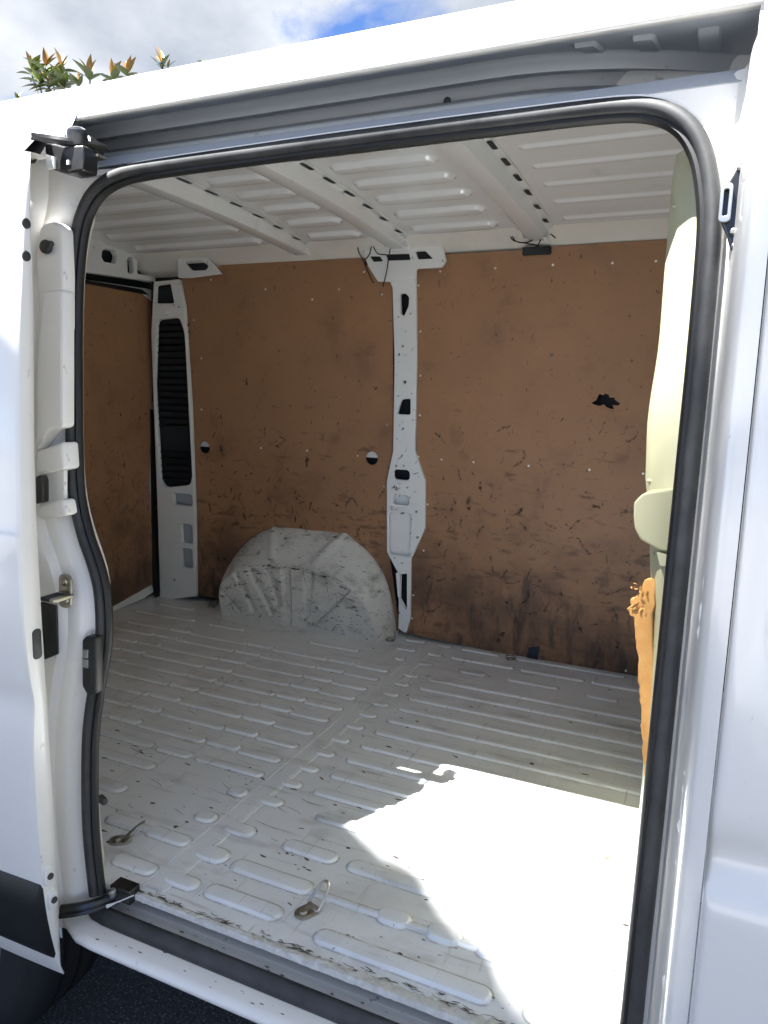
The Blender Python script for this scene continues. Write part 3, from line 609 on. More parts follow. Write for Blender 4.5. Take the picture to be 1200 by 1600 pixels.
# front lining board
ol = [(652, 400), (702, 397), (820, 390), (862, 385), (1100, 370), (1100, 1078), (997, 1057), (787, 1022), (637, 990), (640, 870), (664, 830), (664, 745), (651, 710), (651, 600)]
O = fp(ol, .010)
hole = []; hc = far(947, 626, .01); random.seed(4)
for k in range(28):
    a = 2 * math.pi * k / 28; rr = (.030 + .010 * math.cos(a * 2 + .5)) * random.uniform(.6, 1.25); hole.append((hc.x + rr * math.cos(a) * 1.2, hc.z + rr * math.sin(a) * .95))
V, Fc = plate(O, [hole], .005, farmap(.010), .0006); BF = finish('lining_board', V, Fc, 'board', VAN, ang=20); BF['label'] = 'brown hardboard lining with a torn hole, beside the cream bulkhead'
random.seed(8); S = []                                       # torn flaps round the hole
for k in range(6):
    a = 2 * math.pi * k / 6 + .3; c = Vector((hc.x + .030 * math.cos(a), FY - .0115 + FK * hc.z, hc.z + .025 * math.sin(a))); l = random.uniform(.008, .014)
    e = Vector((hc.x + (.03 - l) * math.cos(a + .2), c.y - random.uniform(-.012, .004), hc.z + (.025 - l) * math.sin(a + .2))); w = Vector((-math.sin(a), 0, math.cos(a))) * .009
    S.append(([c + w, c - w, e - w * .25, e + w * .3], [[0, 1, 2, 3]]))
S = []
for k in range(14):
    a = random.uniform(0, 6.28); rr = random.uniform(.03, .07); S.append(blotch(Vector((hc.x + rr * 1.4 * math.cos(a), FY - .0106 + FK * hc.z, hc.z + .01 + rr * .7 * math.sin(a))), Vector((math.cos(a * .3 - .3), 0, math.sin(a * .3 - .3))), Vector((0, 0, 1)), random.uniform(.006, .03), random.uniform(.0005, .0018), .2, 7))
V, Fc = join(*S); stuff(finish('scratches', V, Fc, 'scuff', BF))
screws(((688, 424), (774, 419), (864, 414), (957, 411), (1025, 408), (654, 446), (657, 518), (657, 587), (656, 649), (654, 714), (690, 718), (740, 722), (826, 728), (921, 734), (1005, 740), (662, 860), (646, 930), (644, 966), (978, 1048), (668, 788)), .0105, BF)
scuffs(150, (-1.06, -.02), lambda: .05 + abs(random.gauss(.32, .24)), .0106, 37, (.007, .04), par=BF, avoid=lambda x, z: z > 1.2 or (x < -.98 and .3 < z < .8))
random.seed(77); S = []
for k in range(260):
    x = random.uniform(-1.0, -.02); z = random.uniform(.05, 1.4); a = random.gauss(.3, .8); S.append(blotch(Vector((x, FY - .01055 + FK * z, z)), Vector((math.cos(a), 0, math.sin(a))), Vector((-math.sin(a), 0, math.cos(a))), random.uniform(.003, .018), random.uniform(.0004, .0013), random.uniform(-.3, .3), 5))
V, Fc = join(*S); stuff(finish('scratches', V, Fc, 'scuff', BF))
tp = [far(x, y, .013) for x, y in ((826, 1012), (843, 1010), (840, 1031), (822, 1032))]
V, Fc = loft([[p + Vector((0, d, 0)) for p in tp] for d in (-.002, .004)], True, True); finish('tape_flag', V, Fc, 'tape', BF)
# dark joint strips above the boards
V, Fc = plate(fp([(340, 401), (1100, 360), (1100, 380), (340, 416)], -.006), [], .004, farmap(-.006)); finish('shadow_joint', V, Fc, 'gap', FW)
# middle pillar
def fpp(pts, off): return [(p.x, p.z) for p in (far(x, y, off) for x, y in pts)]
def fr(x0, y0, x1, y1, rad, off): a, c = far(x0, y1, off), far(x1, y0, off); return rrect(a.x, a.z, c.x, c.z, rad)
OFF = .022
ol = [(606, 433), (650, 428), (651, 560), (648, 704), (664, 750), (664, 826), (642, 874), (641, 965), (634, 990), (622, 982), (624, 900), (604, 862), (604, 752), (614, 704), (616, 560), (613, 450)]
H = [fpp(round_poly([(625, 459), (633, 458), (639, 464), (638, 478), (631, 494), (626, 490)], 3), OFF), fpp(round_poly([(627, 624), (641, 623), (641, 648), (620, 647)], 3), OFF),
     fr(615, 735, 640, 749, .014, OFF), fr(614, 775, 639, 788, .013, OFF), fr(607, 803, 642, 866, .016, OFF), fpp(round_poly([(618, 895), (637, 895), (637, 953), (632, 952), (621, 932)], 2), OFF),
     circ(629, 541, .0045, OFF, 8), circ(632, 597, .0065, OFF, 8), circ(629, 670, .005, OFF, 8), circ(622, 495, .003, OFF, 8), circ(641, 490, .003, OFF, 8), circ(622, 619, .003, OFF, 8), circ(643, 615, .003, OFF, 8), circ(618, 762, .005, OFF, 8), circ(636, 762, .004, OFF, 8), circ(612, 795, .004, OFF, 8), circ(650, 800, .005, OFF, 8), circ(652, 840, .005, OFF, 8), circ(628, 880, .004, OFF, 8), circ(619, 728, .004, OFF, 8), circ(630, 728, .004, OFF, 8)]
V, Fc = plate(round_poly(fpp(ol, OFF), .006), H, .018, farmap(OFF), .003); MP = finish('middle_pillar', V, Fc, 'inner', VAN, ang=40)
V, Fc = plate(fr(600, 795, 650, 872, .004, -.005), [], .004, farmap(-.005)); finish('pillar_back', V, Fc, 'inner', MP)
V, Fc = plate(fr(604, 768, 650, 795, .004, -.01), [], .004, farmap(-.01)); finish('pillar_back', V, Fc, 'inner', MP)
random.seed(61); S = []
for k in range(46):
    py = random.choice((random.uniform(700, 880), random.uniform(735, 870), random.uniform(500, 700))); px = random.uniform(610, 655) if py > 735 else random.uniform(620, 646)
    if 607 < px < 642 and (803 < py < 866 or 735 < py < 749 or 775 < py < 788 or 620 < py < 650): continue
    a = random.uniform(-.2, 1.3); S.append(blotch(far(px, py, OFF + .0006), Vector((math.cos(a), 0, math.sin(a))), Vector((-math.sin(a), 0, math.cos(a))), random.uniform(.004, .016), random.uniform(.0008, .005), .2, 6, .35))
V, Fc = join(*S); stuff(finish('scuff_marks', V, Fc, 'scuff', MP))
OFF2 = .034
ol = [(560, 378), (612, 372), (690, 378), (697, 408), (690, 418), (651, 420), (650, 436), (607, 440), (590, 440), (576, 418)]
H = [fpp(round_poly([(577, 400), (593, 400), (598, 408), (583, 409)], 1.5), OFF2), fpp(round_poly([(602, 397), (639, 396), (641, 406), (606, 407)], 1.5), OFF2), fpp(round_poly([(649, 393), (664, 392), (676, 404), (653, 405)], 1.5), OFF2)]
V, Fc = plate(round_poly(fpp(ol, OFF2), .006), H, .012, farmap(OFF2), .003); finish('roof_bracket', V, Fc, 'inner', MP, ang=40)
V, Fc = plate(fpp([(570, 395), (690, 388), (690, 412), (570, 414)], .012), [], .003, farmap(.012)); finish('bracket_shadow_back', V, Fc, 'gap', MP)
V, Fc = plate(round_poly(fpp([(597, 376), (610, 372), (640, 374), (640, 392), (600, 394)], OFF2 + .004), .004), [], .012, farmap(OFF2 + .012), .003); finish('bracket_tab', V, Fc, 'inner', MP)

# --- wheel arch
def arch_out(t):                                             # outline on the wall (X, Z), t 0..1 from the rear foot over the top
    P = [(-2.0, -.01), (-2.0, .145), (-1.885, .313), (-1.735, .404), (-1.53, .418), (-1.37, .411), (-1.235, .325), (-1.16, .19), (-1.125, -.01)]
    return P
AO = smooth_path([(x, 0, z) for x, z in arch_out(0)], 16)
AI = smooth_path([(x, 0, z) for x, z in [(-1.935, -.01), (-1.950, .12), (-1.865, .215), (-1.745, .262), (-1.54, .268), (-1.36, .255), (-1.255, .19), (-1.205, .12), (-1.160, -.01)]], 16)
FL = [((-1.875, .225), (-1.775, .05), .026), ((-1.80, .25), (-1.68, .05), .022), ((-1.705, .26), (-1.645, .105), .034), ((-1.602, .262), (-1.597, .03), .036), ((-1.485, .262), (-1.505, .075), .034), ((-1.315, .20), (-1.470, .045), .034), ((-1.94, .11), (-1.85, .035), .020)]
def flute(x, z):
    d = 0
    for (x0, z0), (x1, z1), w in FL:
        vx, vz = x1 - x0, z1 - z0; l2 = vx * vx + vz * vz; t = max(0, min(1, ((x - x0) * vx + (z - z0) * vz) / l2))
        q = math.hypot(x - x0 - t * vx, z - z0 - t * vz); d = max(d, sm((w * .5 + .004 - q) / .008))
    return d
random.seed(12)
dents = [(random.uniform(-1.95, -1.2), random.uniform(.02, .4), random.uniform(.02, .06), random.uniform(-.008, .012)) for _ in range(26)]
def dent(x, z): return sum(a * math.exp(-((x - cx_) ** 2 + (z - cz_) ** 2) / (r_ * r_)) for cx_, cz_, r_, a in dents)
rings = []
for q in frange(0, 1, 22):
    yy = 2.76 if q == 0 else lerp(2.718, 2.612, q ** .9); zz = q ** 1.25
    rg = []
    for a, b_ in zip(AO, AI):
        x, z = lerp(a.x, b_.x, q), lerp(a.z, b_.z, zz)
        fold = .010 * math.exp(-((x + 1.735 - .06 * q) / .016) ** 2) + .012 * math.exp(-((x + 1.36 + .12 * q) / .020) ** 2)      # raised folds over the top
        rg.append(Vector((x, yy - dent(x, z) * min(1, q * 3) - fold * .5 * (0 < q < .95), z + fold * (0 < q < .95))))
    rings.append(rg)
for k in frange(.975, .02, 40):
    rings.append([Vector((lerp(-1.55, p.x, lerp(1, k, .25)), lerp(2.620, 2.606, k) + .013 * flute(lerp(-1.55, p.x, lerp(1, k, .25)), p.z * k) * (k < .97) - dent(p.x, p.z * k) * .5, lerp(-.01, p.z, k))) for p in AI])
V, Fc = loft(rings); WA = finish('wheel_arch', V, Fc, 'arch', VAN, ang=38)
random.seed(44); S = []
for k in range(150):
    x = random.uniform(-1.93, -1.2); z = random.uniform(.02, .24); a = random.gauss(-.25, .7)
    if abs(x + 1.55) > .40 * (1.15 - (z / .26) ** 3): continue
    S.append(blotch(Vector((x, 2.6035, z)), Vector((math.cos(a), 0, math.sin(a))), Vector((-math.sin(a), 0, math.cos(a))), random.uniform(.005, .05), random.choice((.0005, .0008, .0014, .003)), random.uniform(-.4, .4), 7, .4))
for k in range(80):                                          # rubbed crease
    t = random.random(); x = lerp(-1.90, -1.22, t); z = .262 - .35 * (t - .5) ** 2 + random.gauss(0, .012) - (.05 if t > .88 or t < .12 else 0)
    S.append(blotch(Vector((x, 2.603 + max(0, (z - .25)) * .1, z)), Vector((1, 0, -.6 * (t - .5))), Vector((0, .2, 1)), random.uniform(.006, .03), random.uniform(.0008, .004), random.uniform(-.3, .3), 7, .4))
V, Fc = join(*S); stuff(finish('scuff_marks', V, Fc, 'scuff', WA))

# --- rear corner pillar with vent, rear header, rear door
OFF = .030
ol = [(240, 440), (280, 436), (288, 480), (298, 640), (304, 800), (306, 932), (250, 938), (246, 800), (240, 640), (236, 520)]
H = [fpp(round_poly([(243, 446), (266, 443), (272, 474), (242, 474)], 3), OFF), fpp(round_poly([(245, 500), (280, 496), (288, 520), (300, 745), (297, 758), (258, 762), (250, 750), (241, 600)], 6), OFF), fr(271, 773, 300, 788, .014, OFF), fr(284, 820, 300, 848, .012, OFF), fr(284, 858, 300, 886, .012, OFF), circ(260, 491, .006, OFF, 8), circ(279, 480, .005, OFF, 8)]
V, Fc = plate(round_poly(fpp(ol, OFF), .006), H, .02, farmap(OFF), .003); RP = finish('rear_pillar', V, Fc, 'inner', VAN, ang=40)
V, Fc = plate(fpp([(236, 440), (290, 438), (308, 770), (308, 792), (240, 792)], -.004), [], .004, farmap(-.004)); VB = finish('vent_back', V, Fc, 'gap', RP)
for k in range(24):
    py = 508 + k * 10.3
    if 15 < k < 19: continue
    a, c = far(248, py, .008), far(296, py + 1, .008)
    V, Fc = loft([[Vector((x, a.y + dy, a.z + dz)) for dy, dz in ((.004, .006), (-.010, -.006), (-.008, -.008), (.006, .004))] for x in (a.x, c.x)], True, True); finish('vent_slat', V, Fc, 'plastic', RP)
V, Fc = plate(fpp([(270, 768), (306, 766), (308, 930), (270, 935)], -.002), [], .004, farmap(-.002)); finish('pillar_back', V, Fc, 'shade_grey', RP)
# gusset at the top rear corner
V, Fc = plate(round_poly(fpp([(276, 394), (320, 398), (346, 428), (296, 434), (278, 434)], .05), .006), [fpp(round_poly([(288, 409), (312, 406), (326, 415), (322, 422), (300, 423)], 4), .05)], .012, farmap(.05), .003); finish('corner_gusset', V, Fc, 'inner', RP, ang=40)
V, Fc = plate(fpp([(284, 400), (330, 402), (336, 428), (284, 430)], .02), [], .004, farmap(.02)); finish('gusset_back', V, Fc, 'gap', RP)
XR = -2.37
rmap = lambda X0: (lambda a, c, w: Vector((X0 - w, a, c)))
def rx_(pts, X0): return [(p.y, p.z) for p in (at(x, y, X=X0) for x, y in pts)]
ol = [(20, 330), (80, 342), (134, 352), (200, 376), (262, 402), (284, 404), (284, 440), (262, 446), (222, 438), (140, 426), (20, 410)]
H = [rx_(round_poly([(160, 392), (165, 389), (180, 392), (184, 400), (181, 412), (163, 409), (159, 402)], 2), XR), rx_(round_poly([(199, 402), (208, 400), (210, 426), (200, 428)], 4), XR), rx_(round_poly([(215, 406), (243, 411), (245, 428), (238, 431), (215, 428)], 4), XR)]
V, Fc = plate(round_poly(rx_(ol, XR), .008), H, .03, rmap(XR), .003); RH = finish('rear_header', V, Fc, 'inner', VAN, ang=40)
V, Fc = plate(rx_([(20, 330), (290, 395), (290, 445), (20, 420)], XR - .05), [], .004, rmap(XR - .05)); finish('header_back', V, Fc, 'gap', RH)
V, Fc = box((-2.47, .95, -.1), (-2.455, 2.8, 1.65)); finish('rear_closure', V, Fc, 'gap', VAN)
XB = -2.385
ol = [(60, 432), (133, 443), (222, 459), (238, 472), (248, 492), (243, 560), (236, 660), (234, 760), (240, 880), (240, 912), (176, 948), (60, 990)]
V, Fc = plate([(y, z) for y, z in rx_([(20, 420), (236, 452), (244, 470), (246, 900), (240, 925), (225, 935), (173, 957), (20, 1012)], XB - .008)], [], .01, rmap(XB - .008), .002); RD = finish('rear_door', V, Fc, 'inner', VAN)
V, Fc = plate(rx_(ol, XB), [], .004, rmap(XB), .0006); BB = finish('door_lining_board', V, Fc, 'board', RD, ang=20)
V, Fc = plate(rx_([(20, 424), (133, 437), (222, 452), (233, 461), (222, 459), (133, 443), (20, 430)], XB + .004), [], .006, rmap(XB + .004), .001); finish('door_seal', V, Fc, 'lip', RD)
V, Fc = plate(rx_([(236, 640), (240, 640), (250, 934), (244, 936), (240, 915)], XB + .006), [], .008, rmap(XB + .006), .001); finish('door_seal', V, Fc, 'lip', RD)
random.seed(91); S = []
for k in range(40):
    px, py = random.uniform(135, 232), random.uniform(560, 930) if k % 3 else random.uniform(460, 930)
    if py > 945 - (px - 175) * .5: continue
    a = random.uniform(.2, 2.2); S.append(blotch(at(px, py, X=XB + .0006), Vector((0, math.cos(a), math.sin(a))), Vector((0, -math.sin(a), math.cos(a))), random.uniform(.006, .022), random.uniform(.0008, .0045), random.uniform(-.2, .2), 7, .35))
S.append(blotch(at(209, 758, X=XB + .0006), Vector((0, .35, -.93)), Vector((0, .93, .35)), .035, .004, 0, 7, .2))
V, Fc = join(*S); stuff(finish('scuff_marks', V, Fc, 'scuff', BB))

# --- ceiling
def zc(y): return 1.622 - .062 * ((y - 1.85) / .85) ** 2
ys = frange(1.20, 2.72, 24)
V, Fc = loft([[(x, y, zc(y)) for y in ys] for x in frange(-2.42, .1, 6)]); CE = finish('ceiling', V, Fc, 'roofin', VAN)
def bar(xc, w=.095):
    ys_ = frange(1.31, 2.655, 24); rg = []
    for y in ys_:
        zb = 1.572 - .030 * ((y - 1.80) / .85) ** 2; zt = zc(y) - .001
        rg.append([(xc + a, y, z) for a, z in round_prof([(-.064, zt), (-.062, zt - .003), (-.042, zt - .004), (-.030, zb), (.030, zb), (.042, zt - .004), (.062, zt - .003), (.064, zt)], .006, 2)])
    V, Fc = loft(rg); B = finish('roof_crossbar', V, Fc, 'roofin', CE, ang=40)
    for sgn in (-1, 1):                                      # slots along the flanges
        for k, y in enumerate(frange(1.32, 2.50, 10)):
            if sgn < 0:
                z = zc(y) - .0052; V, Fc = loft([[Vector((xc - .0520 + q[0], y + q[1], z - d)) for q in rrect(-.0025, -.010, .0025, .010, .002, 2)] for d in (0, .0004)], True, True); finish('slot', V, Fc, 'gap', B)
            else:
                z = zc(y) - .0058; V, Fc = loft([[Vector((xc + .0525 + q[0], y + q[1], z - d)) for q in rrect(-.0075, -.032, .0075, .032, .006, 2)] for d in (0, .0006)], True, True); finish('slot', V, Fc, 'gap', B)
    y0 = 2.60
    V, Fc = loft([[(xc + a, y, z) for a, z in ((-.05, zt_), (-.038, zb_), (.038, zb_), (.05, zt_))] for y, zt_, zb_ in ((2.58, 1.575, 1.548), (2.64, 1.56, 1.542), (2.668, 1.555, 1.52), (2.678, 1.55, 1.490))]); finish('bar_end', V, Fc, 'inner', B, ang=40)
    return B
bars = [bar(x) for x in (-1.545, -1.125, -.60)]
def crib(x0, x1, y, w=.058, h=.013):
    me = pad_mesh(x1 - x0, w, h, 'roofin', -1, .007); o = link('ceiling_rib', me, ((x0 + x1) / 2, y, zc(y) - .0004), CE)
    o.rotation_euler = (math.atan(-.062 * 2 * (y - 1.85) / .85 ** 2), 0, 0)
for y in frange(1.30, 2.50, 9):
    crib(-2.28, -1.66, y); crib(-1.44, -1.23, y); crib(-1.02, -.715, y)
for y in frange(1.30, 2.50, 9): crib(-.49, .06, y, .028, .006)
# far cantrail between ceiling and boards
V, Fc = ext_x(round_prof([(2.50, 1.5905), (2.56, 1.582), (2.615, 1.574), (2.642, 1.567), (2.654, 1.556)], .006), frange(-2.4, .1, 12)); CR = finish('far_cantrail', V, Fc, 'inner', CE)
for px, py in ((703, 366), (810, 345), (488, 377), (350, 385), (1035, 345)):
    p = atp(px, py, 2.62 - 1.55 * .2, .2)
    V, Fc = tube([p + Vector((-.022, .01, -.002)), p + Vector((-.012, -.004, .006)), p + Vector((.012, -.004, .006)), p + Vector((.022, .01, -.002))], .0035, 6); finish('clip', V, Fc, 'inner', CR)
V, Fc = ext_x([(1.12, 1.385), (1.27, 1.44), (1.275, 1.53), (1.30, 1.583)], frange(-2.4, .1, 6)); finish('near_cantrail', V, Fc, 'inner', CE)
# cable ties hanging from the bars
CT = []
def tie(name, pts, rad=.0022, par=None):
    V, Fc = tube(smooth_path(pts, 5), rad, 6); return finish(name, V, Fc, 'lip', par)
B2 = 2.55
for i, q in enumerate((((559, 375), (560, 392), (568, 408), (580, 436), (584, 442)), ((569, 407), (577, 398), (581, 384), (590, 374)), ((609, 372), (610, 385), (607, 405), (604, 425), (598, 448)), ((583, 384), (590, 396), (604, 398)), ((591, 368), (586, 380)))):
    tie('cable_tie', [at(x, y, Y=2.605) for x, y in q], .0022, bars[1])
for i, q in enumerate((((797, 362), (800, 374), (815, 379), (830, 376), (843, 360), (846, 352), (850, 362), (842, 380), (838, 386)), ((799, 366), (806, 377), (822, 380), (840, 384), (862, 394)), ((845, 354), (856, 362), (868, 372)), ((836, 340), (842, 350), (847, 354), (856, 350)))):
    tie('cable_tie', [at(x, y, Y=2.60) for x, y in q], .0022, bars[2])
V, Fc = loft([[v + Vector((0, d, 0)) for v in (at(839, 348, Y=2.59), at(848, 348, Y=2.59), at(849, 357, Y=2.59), at(841, 358, Y=2.59))] for d in (0, .01)], True, True); finish('tie_head', V, Fc, 'lip', bars[2])
V, Fc = plate(rrect(far(817, 400, .01).x, far(817, 400, .01).z, far(862, 385, .01).x, far(862, 385, .01).z, .004), [], .012, farmap(.024)); finish('bar_socket', V, Fc, 'gap', bars[2])

# --- cream bulkhead behind the front jamb
prof = [(1000, -.12), (1013, .30), (1020, .45), (1024, .66)]
def xsil(z):                                                 # how far the flank bulges back into the load space
    P = [(-.1, -.048), (.4, -.048), (.66, -.054), (.80, -.068), (.90, -.083), (.97, -.086), (1.10, -.079), (1.20, -.080), (1.29, -.080), (1.36, -.079), (1.45, -.075), (1.6, -.07)]
    for a, b_ in zip(P, P[1:]):
        if a[0] <= z <= b_[0]: return lerp(a[1], b_[1], sm((z - a[0]) / (b_[0] - a[0])))
    return P[-1][1]
rings = []
for z in frange(-.02, 1.6, 60):
    s = xsil(z); dy = .32 * sm((z - 1.345) / .05); rings.append([(.03, 1.105, z), (-.006, 1.108, z), (s * .45, 1.118, z), (s * .8, 1.136, z), (s * .97, 1.16, z), (s, 1.19, z), (s + .004, 1.25, z), (-.045, 1.62, z), (-.045, 2.3, z), (-.055, 2.74, z)]); rings[-1] = [(a, c + (dy if c < 1.4 else 0), e) for a, c, e in rings[-1]]
V, Fc = loft(rings); BH = finish('bulkhead', V, Fc, 'cream', VAN, ang=60)
# raised ledge pressed into the bulkhead
LP = [(1017, 768), (1003, 772), (990, 785), (989, 806), (991, 828), (1000, 845), (1030, 862), (1068, 868), (1075, 760)]
V, Fc = plate(round_poly([(p.x, p.z) for p in (at(x, y, Y=1.104) for x, y in LP)], .0035), [], .12, lambda a, c, w: Vector((a + w * .10, 1.104 + w - (c - .86) * .12, c)), .003); finish('bulkhead_ledge', V, Fc, 'cream', BH, ang=35)
V, Fc = loft([[at(x + d, y, Y=yy) for x, y in ((1026, 862), (1050, 868), (1048, 884), (1031, 884))] for d, yy in ((0, 1.108), (0, 1.23))], True, True); finish('ledge_foot', V, Fc, 'cream', BH)
random.seed(51); S = []
def flank(t, z, o=.0012):                                    # point on the visible flank, t 0..1 from the rear edge towards the door
    s_ = xsil(z); return Vector((lerp(s_ * .92, s_ * .3, t) - o * .6, lerp(1.149, 1.1135, t) - o, z))
for k in range(34):
    z = random.uniform(.55, 1.3); t = random.random(); l = random.uniform(.003, .014); S.append(blotch(flank(t, z, .002), Vector((random.uniform(-.2, .2), 0, 1)).normalized(), Vector((.85, -.5, 0)), l, random.uniform(.0004, .0012), random.uniform(-.2, .2), 5, .4))
V, Fc = join(*S); stuff(finish('scratches', V, Fc, 'dirtspeck', BH))
for z0, dz in ((.885, .004), (1.275, -.006)):
    V, Fc = tube([flank(t, z0 + dz * t, -.0012) for t in frange(0, 1, 8)], .0032, 6); finish('pressed_fold', V, Fc, 'cream', BH, ang=70)
for z0 in (1.18, .74):
    V, Fc = disc(flank(.45, z0, .0005), (-.5, -.85, 0), .0052, .0025, 12, .001); finish('screw', V, Fc, 'steel', BH)
# torn chipboard edge
EL = [(1007, 905), (1022, 903), (1026, 915), (1024, 930), (1026, 942), (1020, 958), (1020, 1000), (1022, 1060), (1022, 1110), (1018, 1170), (1014, 1216)]
ER = [(1002, 916), (998, 928), (990, 934), (985, 935), (987, 945), (981, 950), (984, 960), (991, 962), (993, 985), (995, 1010), (998, 1030), (996, 1055), (1000, 1078), (1001, 1100), (1003, 1112), (1002, 1130), (1004, 1150), (1004, 1172), (1007, 1195), (1008, 1216)]
random.seed(15); ER2 = []
for a, c in zip(ER, ER[1:]):
    for t in (0, .33, .66): ER2.append((lerp(a[0], c[0], t) + random.uniform(-1.2, 1.0), lerp(a[1], c[1], t)))
outl = EL + ER2[::-1]
V, Fc = plate([(p.x, p.z) for p in (at(x, y, Y=1.150) for x, y in outl)], [], .016, lambda a, c, w: Vector((a + w * .15, 1.143 + w, c)), .0015)
random.seed(2); V = [v + Vector((random.gauss(0, .0003), random.gauss(0, .0003), random.gauss(0, .0004))) for v in V]
finish('torn_board', V, Fc, 'board_edge', VAN, ang=25)
S = []
for k in range(22):
    px, py = random.uniform(986, 1016), random.uniform(912, 956); c = at(px, py, Y=1.141); s = random.uniform(.0012, .0035); S.append(([c + Vector((random.gauss(0, s), random.gauss(-.001, s), random.gauss(0, s))) for _ in range(4)], [[0, 1, 2], [0, 2, 3], [0, 3, 1], [1, 3, 2]]))
V, Fc = join(*S); stuff(finish('wood_splinters', V, Fc, 'board_edge', VAN, ang=20))

# --- rear wheel
WCX, WCZ, WR = -1.545, -.222, .338
pw = round_prof([(1.20, .20), (1.205, .28), (1.19, .325), (1.17, .336), (1.02, .336), (.995, .325), (.978, .285), (.985, .215), (.99, .20)], .02, 4)
n = 56; V, Fc = loft([[(WCX + rr * math.cos(2 * math.pi * k / n), y, WCZ + rr * math.sin(2 * math.pi * k / n)) for k in range(n)] for y, rr in pw], True)
WH = finish('rear_wheel', V, Fc, 'tyre', VAN, ang=50)
for yy in (1.045, 1.095, 1.145):
    V, Fc = loft([[(WCX + rr * math.cos(2 * math.pi * k / n), y, WCZ + rr * math.sin(2 * math.pi * k / n)) for k in range(n)] for y, rr in ((yy - .005, .3365), (yy - .005, .3375), (yy + .005, .3375), (yy + .005, .3365))], True); finish('tread_groove', V, Fc, 'lip', WH)
V, Fc = loft([[(WCX + rr * math.cos(2 * math.pi * k / n), y, WCZ + rr * math.sin(2 * math.pi * k / n)) for k in range(n)] for y, rr in ((1.0, .205), (.992, .20), (1.0, .19), (1.03, .17), (1.03, .06), (1.01, .05), (1.01, .01))], True); finish('wheel_rim', V, Fc, 'foil', WH)
# underbody so the street below the van lies in shade
V, Fc = box((-2.4, 1.3, -.26), (.9, 2.70, -.12)); finish('underbody', V, Fc, 'gap', VAN)

# ------------------------------------------------------------------ things on the floor
def crumb(px, py, sz, m_, label, seed):
    p = at(px, py, Z=.008); p.z = .0; random.seed(seed)
    V, Fc = loft([[p + Vector((x * 1.5 * sz, y * sz, z * sz)) + Vector((random.gauss(0, .0007) * sz, random.gauss(0, .0007) * sz, 0)) for x, y in rrect(-.0055 * q, -.004 * q, .0055 * q, .004 * q, .003 * q, 3)] for q, z in ((.8, .0005), (1, .003), (.9, .006), (.5, .008))], True, True)
    V = [Vector((v[0], v[1], v[2] + zt)) for v, zt in zip(V, [.0068] * len(V))]
    o = finish('crumb', V, Fc, m_, ang=20); o['label'] = label; o['category'] = 'crumb'; o['group'] = 'crumbs on the van floor'
crumb(947, 1338, 1.0, 'board_edge', 'brown crumb of wood on the sunlit floor, largest of the crumbs', 6)
crumb(950, 1383, .55, 'dirtspeck', 'small dark crumb on the sunlit floor nearest to the brown crumb', 7)
crumb(828, 1345, .45, 'dirtspeck', 'small dark crumb in the middle of the sunlit floor patch', 8)
crumb(831, 1194, .7, 'dirtspeck', 'dark crumb on the shaded floor just beyond the sunlit patch', 9)
# ------------------------------------------------------------------ magnolia behind the van
def leaf_mesh(name, m_, L_=.15, Wd=.055, fold=.25, curl=.2):
    V = []; n = 7
    for k in range(n):
        t = k / (n - 1); w = Wd / 2 * math.sin(math.pi * (t ** .85)) * (1 - .25 * t); z = -curl * L_ * t * t
        V += [(-w, t * L_, z + w * fold), (0, t * L_, z), (w, t * L_, z + w * fold)]
    Fc = []
    for k in range(n - 1):
        a = 3 * k; Fc += [[a, a + 1, a + 4, a + 3], [a + 1, a + 2, a + 5, a + 4]]
    me = bpy.data.meshes.new(name); me.from_pydata(V, [], Fc); me.update(); me.materials.append(M[m_])
    for q in me.polygons: q.use_smooth = True
    return me
LG = leaf_mesh('green_leaf', 'leaf', .17, .082, .3, .22); LB = leaf_mesh('bronze_leaf', 'leafb', .15, .058, .5, .04); LG2 = leaf_mesh('green_leaf_narrow', 'leaf', .15, .066, .4, .1)
TY = 7.6
base = at(80, 110, Y=TY); MT = empty('magnolia_tree', (base.x + .5, TY, -.56), 'magnolia with green and bronze leaves showing above the van roof', 'tree')
tr0 = Vector((base.x + .5, TY, -.56))
tips = []
V, Fc = tube(smooth_path([tr0, tr0 + Vector((.05, .05, 1.2)), tr0 + Vector((-.05, 0, 2.6)), tr0 + Vector((0, 0, 3.9))], 5), [.16 - .008 * i for i in range(16)], 10); finish('trunk', V, Fc, 'bark', MT)
CRW = bpy.data.objects.new('crown', None); COL.objects.link(CRW); CRW.parent = MT; CRW.location = (0, 0, 3.8); WP[CRW.name] = tr0 + Vector((0, 0, 3.8)); CRW.empty_display_size = .1
random.seed(19)
def spray(c, nb, ng, s=1, up=Vector((0, 0, 1))):
    for k in range(nb + ng):
        me = LB if k < nb else random.choice((LG, LG, LG2)); o = bpy.data.objects.new('leaf', me); COL.objects.link(o); o.parent = CRW; o.location = c - WP[CRW.name] + Vector((0, 0, -.01 * k if k >= nb else 0))
        az = random.uniform(0, 6.28); el = random.uniform(.65, 1.45) if k < nb else random.uniform(-.45, 1.1)
        d = Vector((math.cos(az) * math.cos(el), math.sin(az) * math.cos(el), math.sin(el)))
        q = d.to_track_quat('Y', 'Z'); o.rotation_mode = 'QUATERNION'; o.rotation_quaternion = q; f = s * random.uniform(.8, 1.15); o.scale = (f, f, f)
    j = tr0 + Vector((0, 0, 3.6)); V, Fc = tube(smooth_path([j, lerp(j, c, .5) + Vector((0, 0, -.12)), c - Vector((0, 0, .1)), c], 3), [.03, .026, .022, .018, .014, .012, .010, .008, .006, .005], 5); finish('branch', V, Fc, 'bark', CRW)
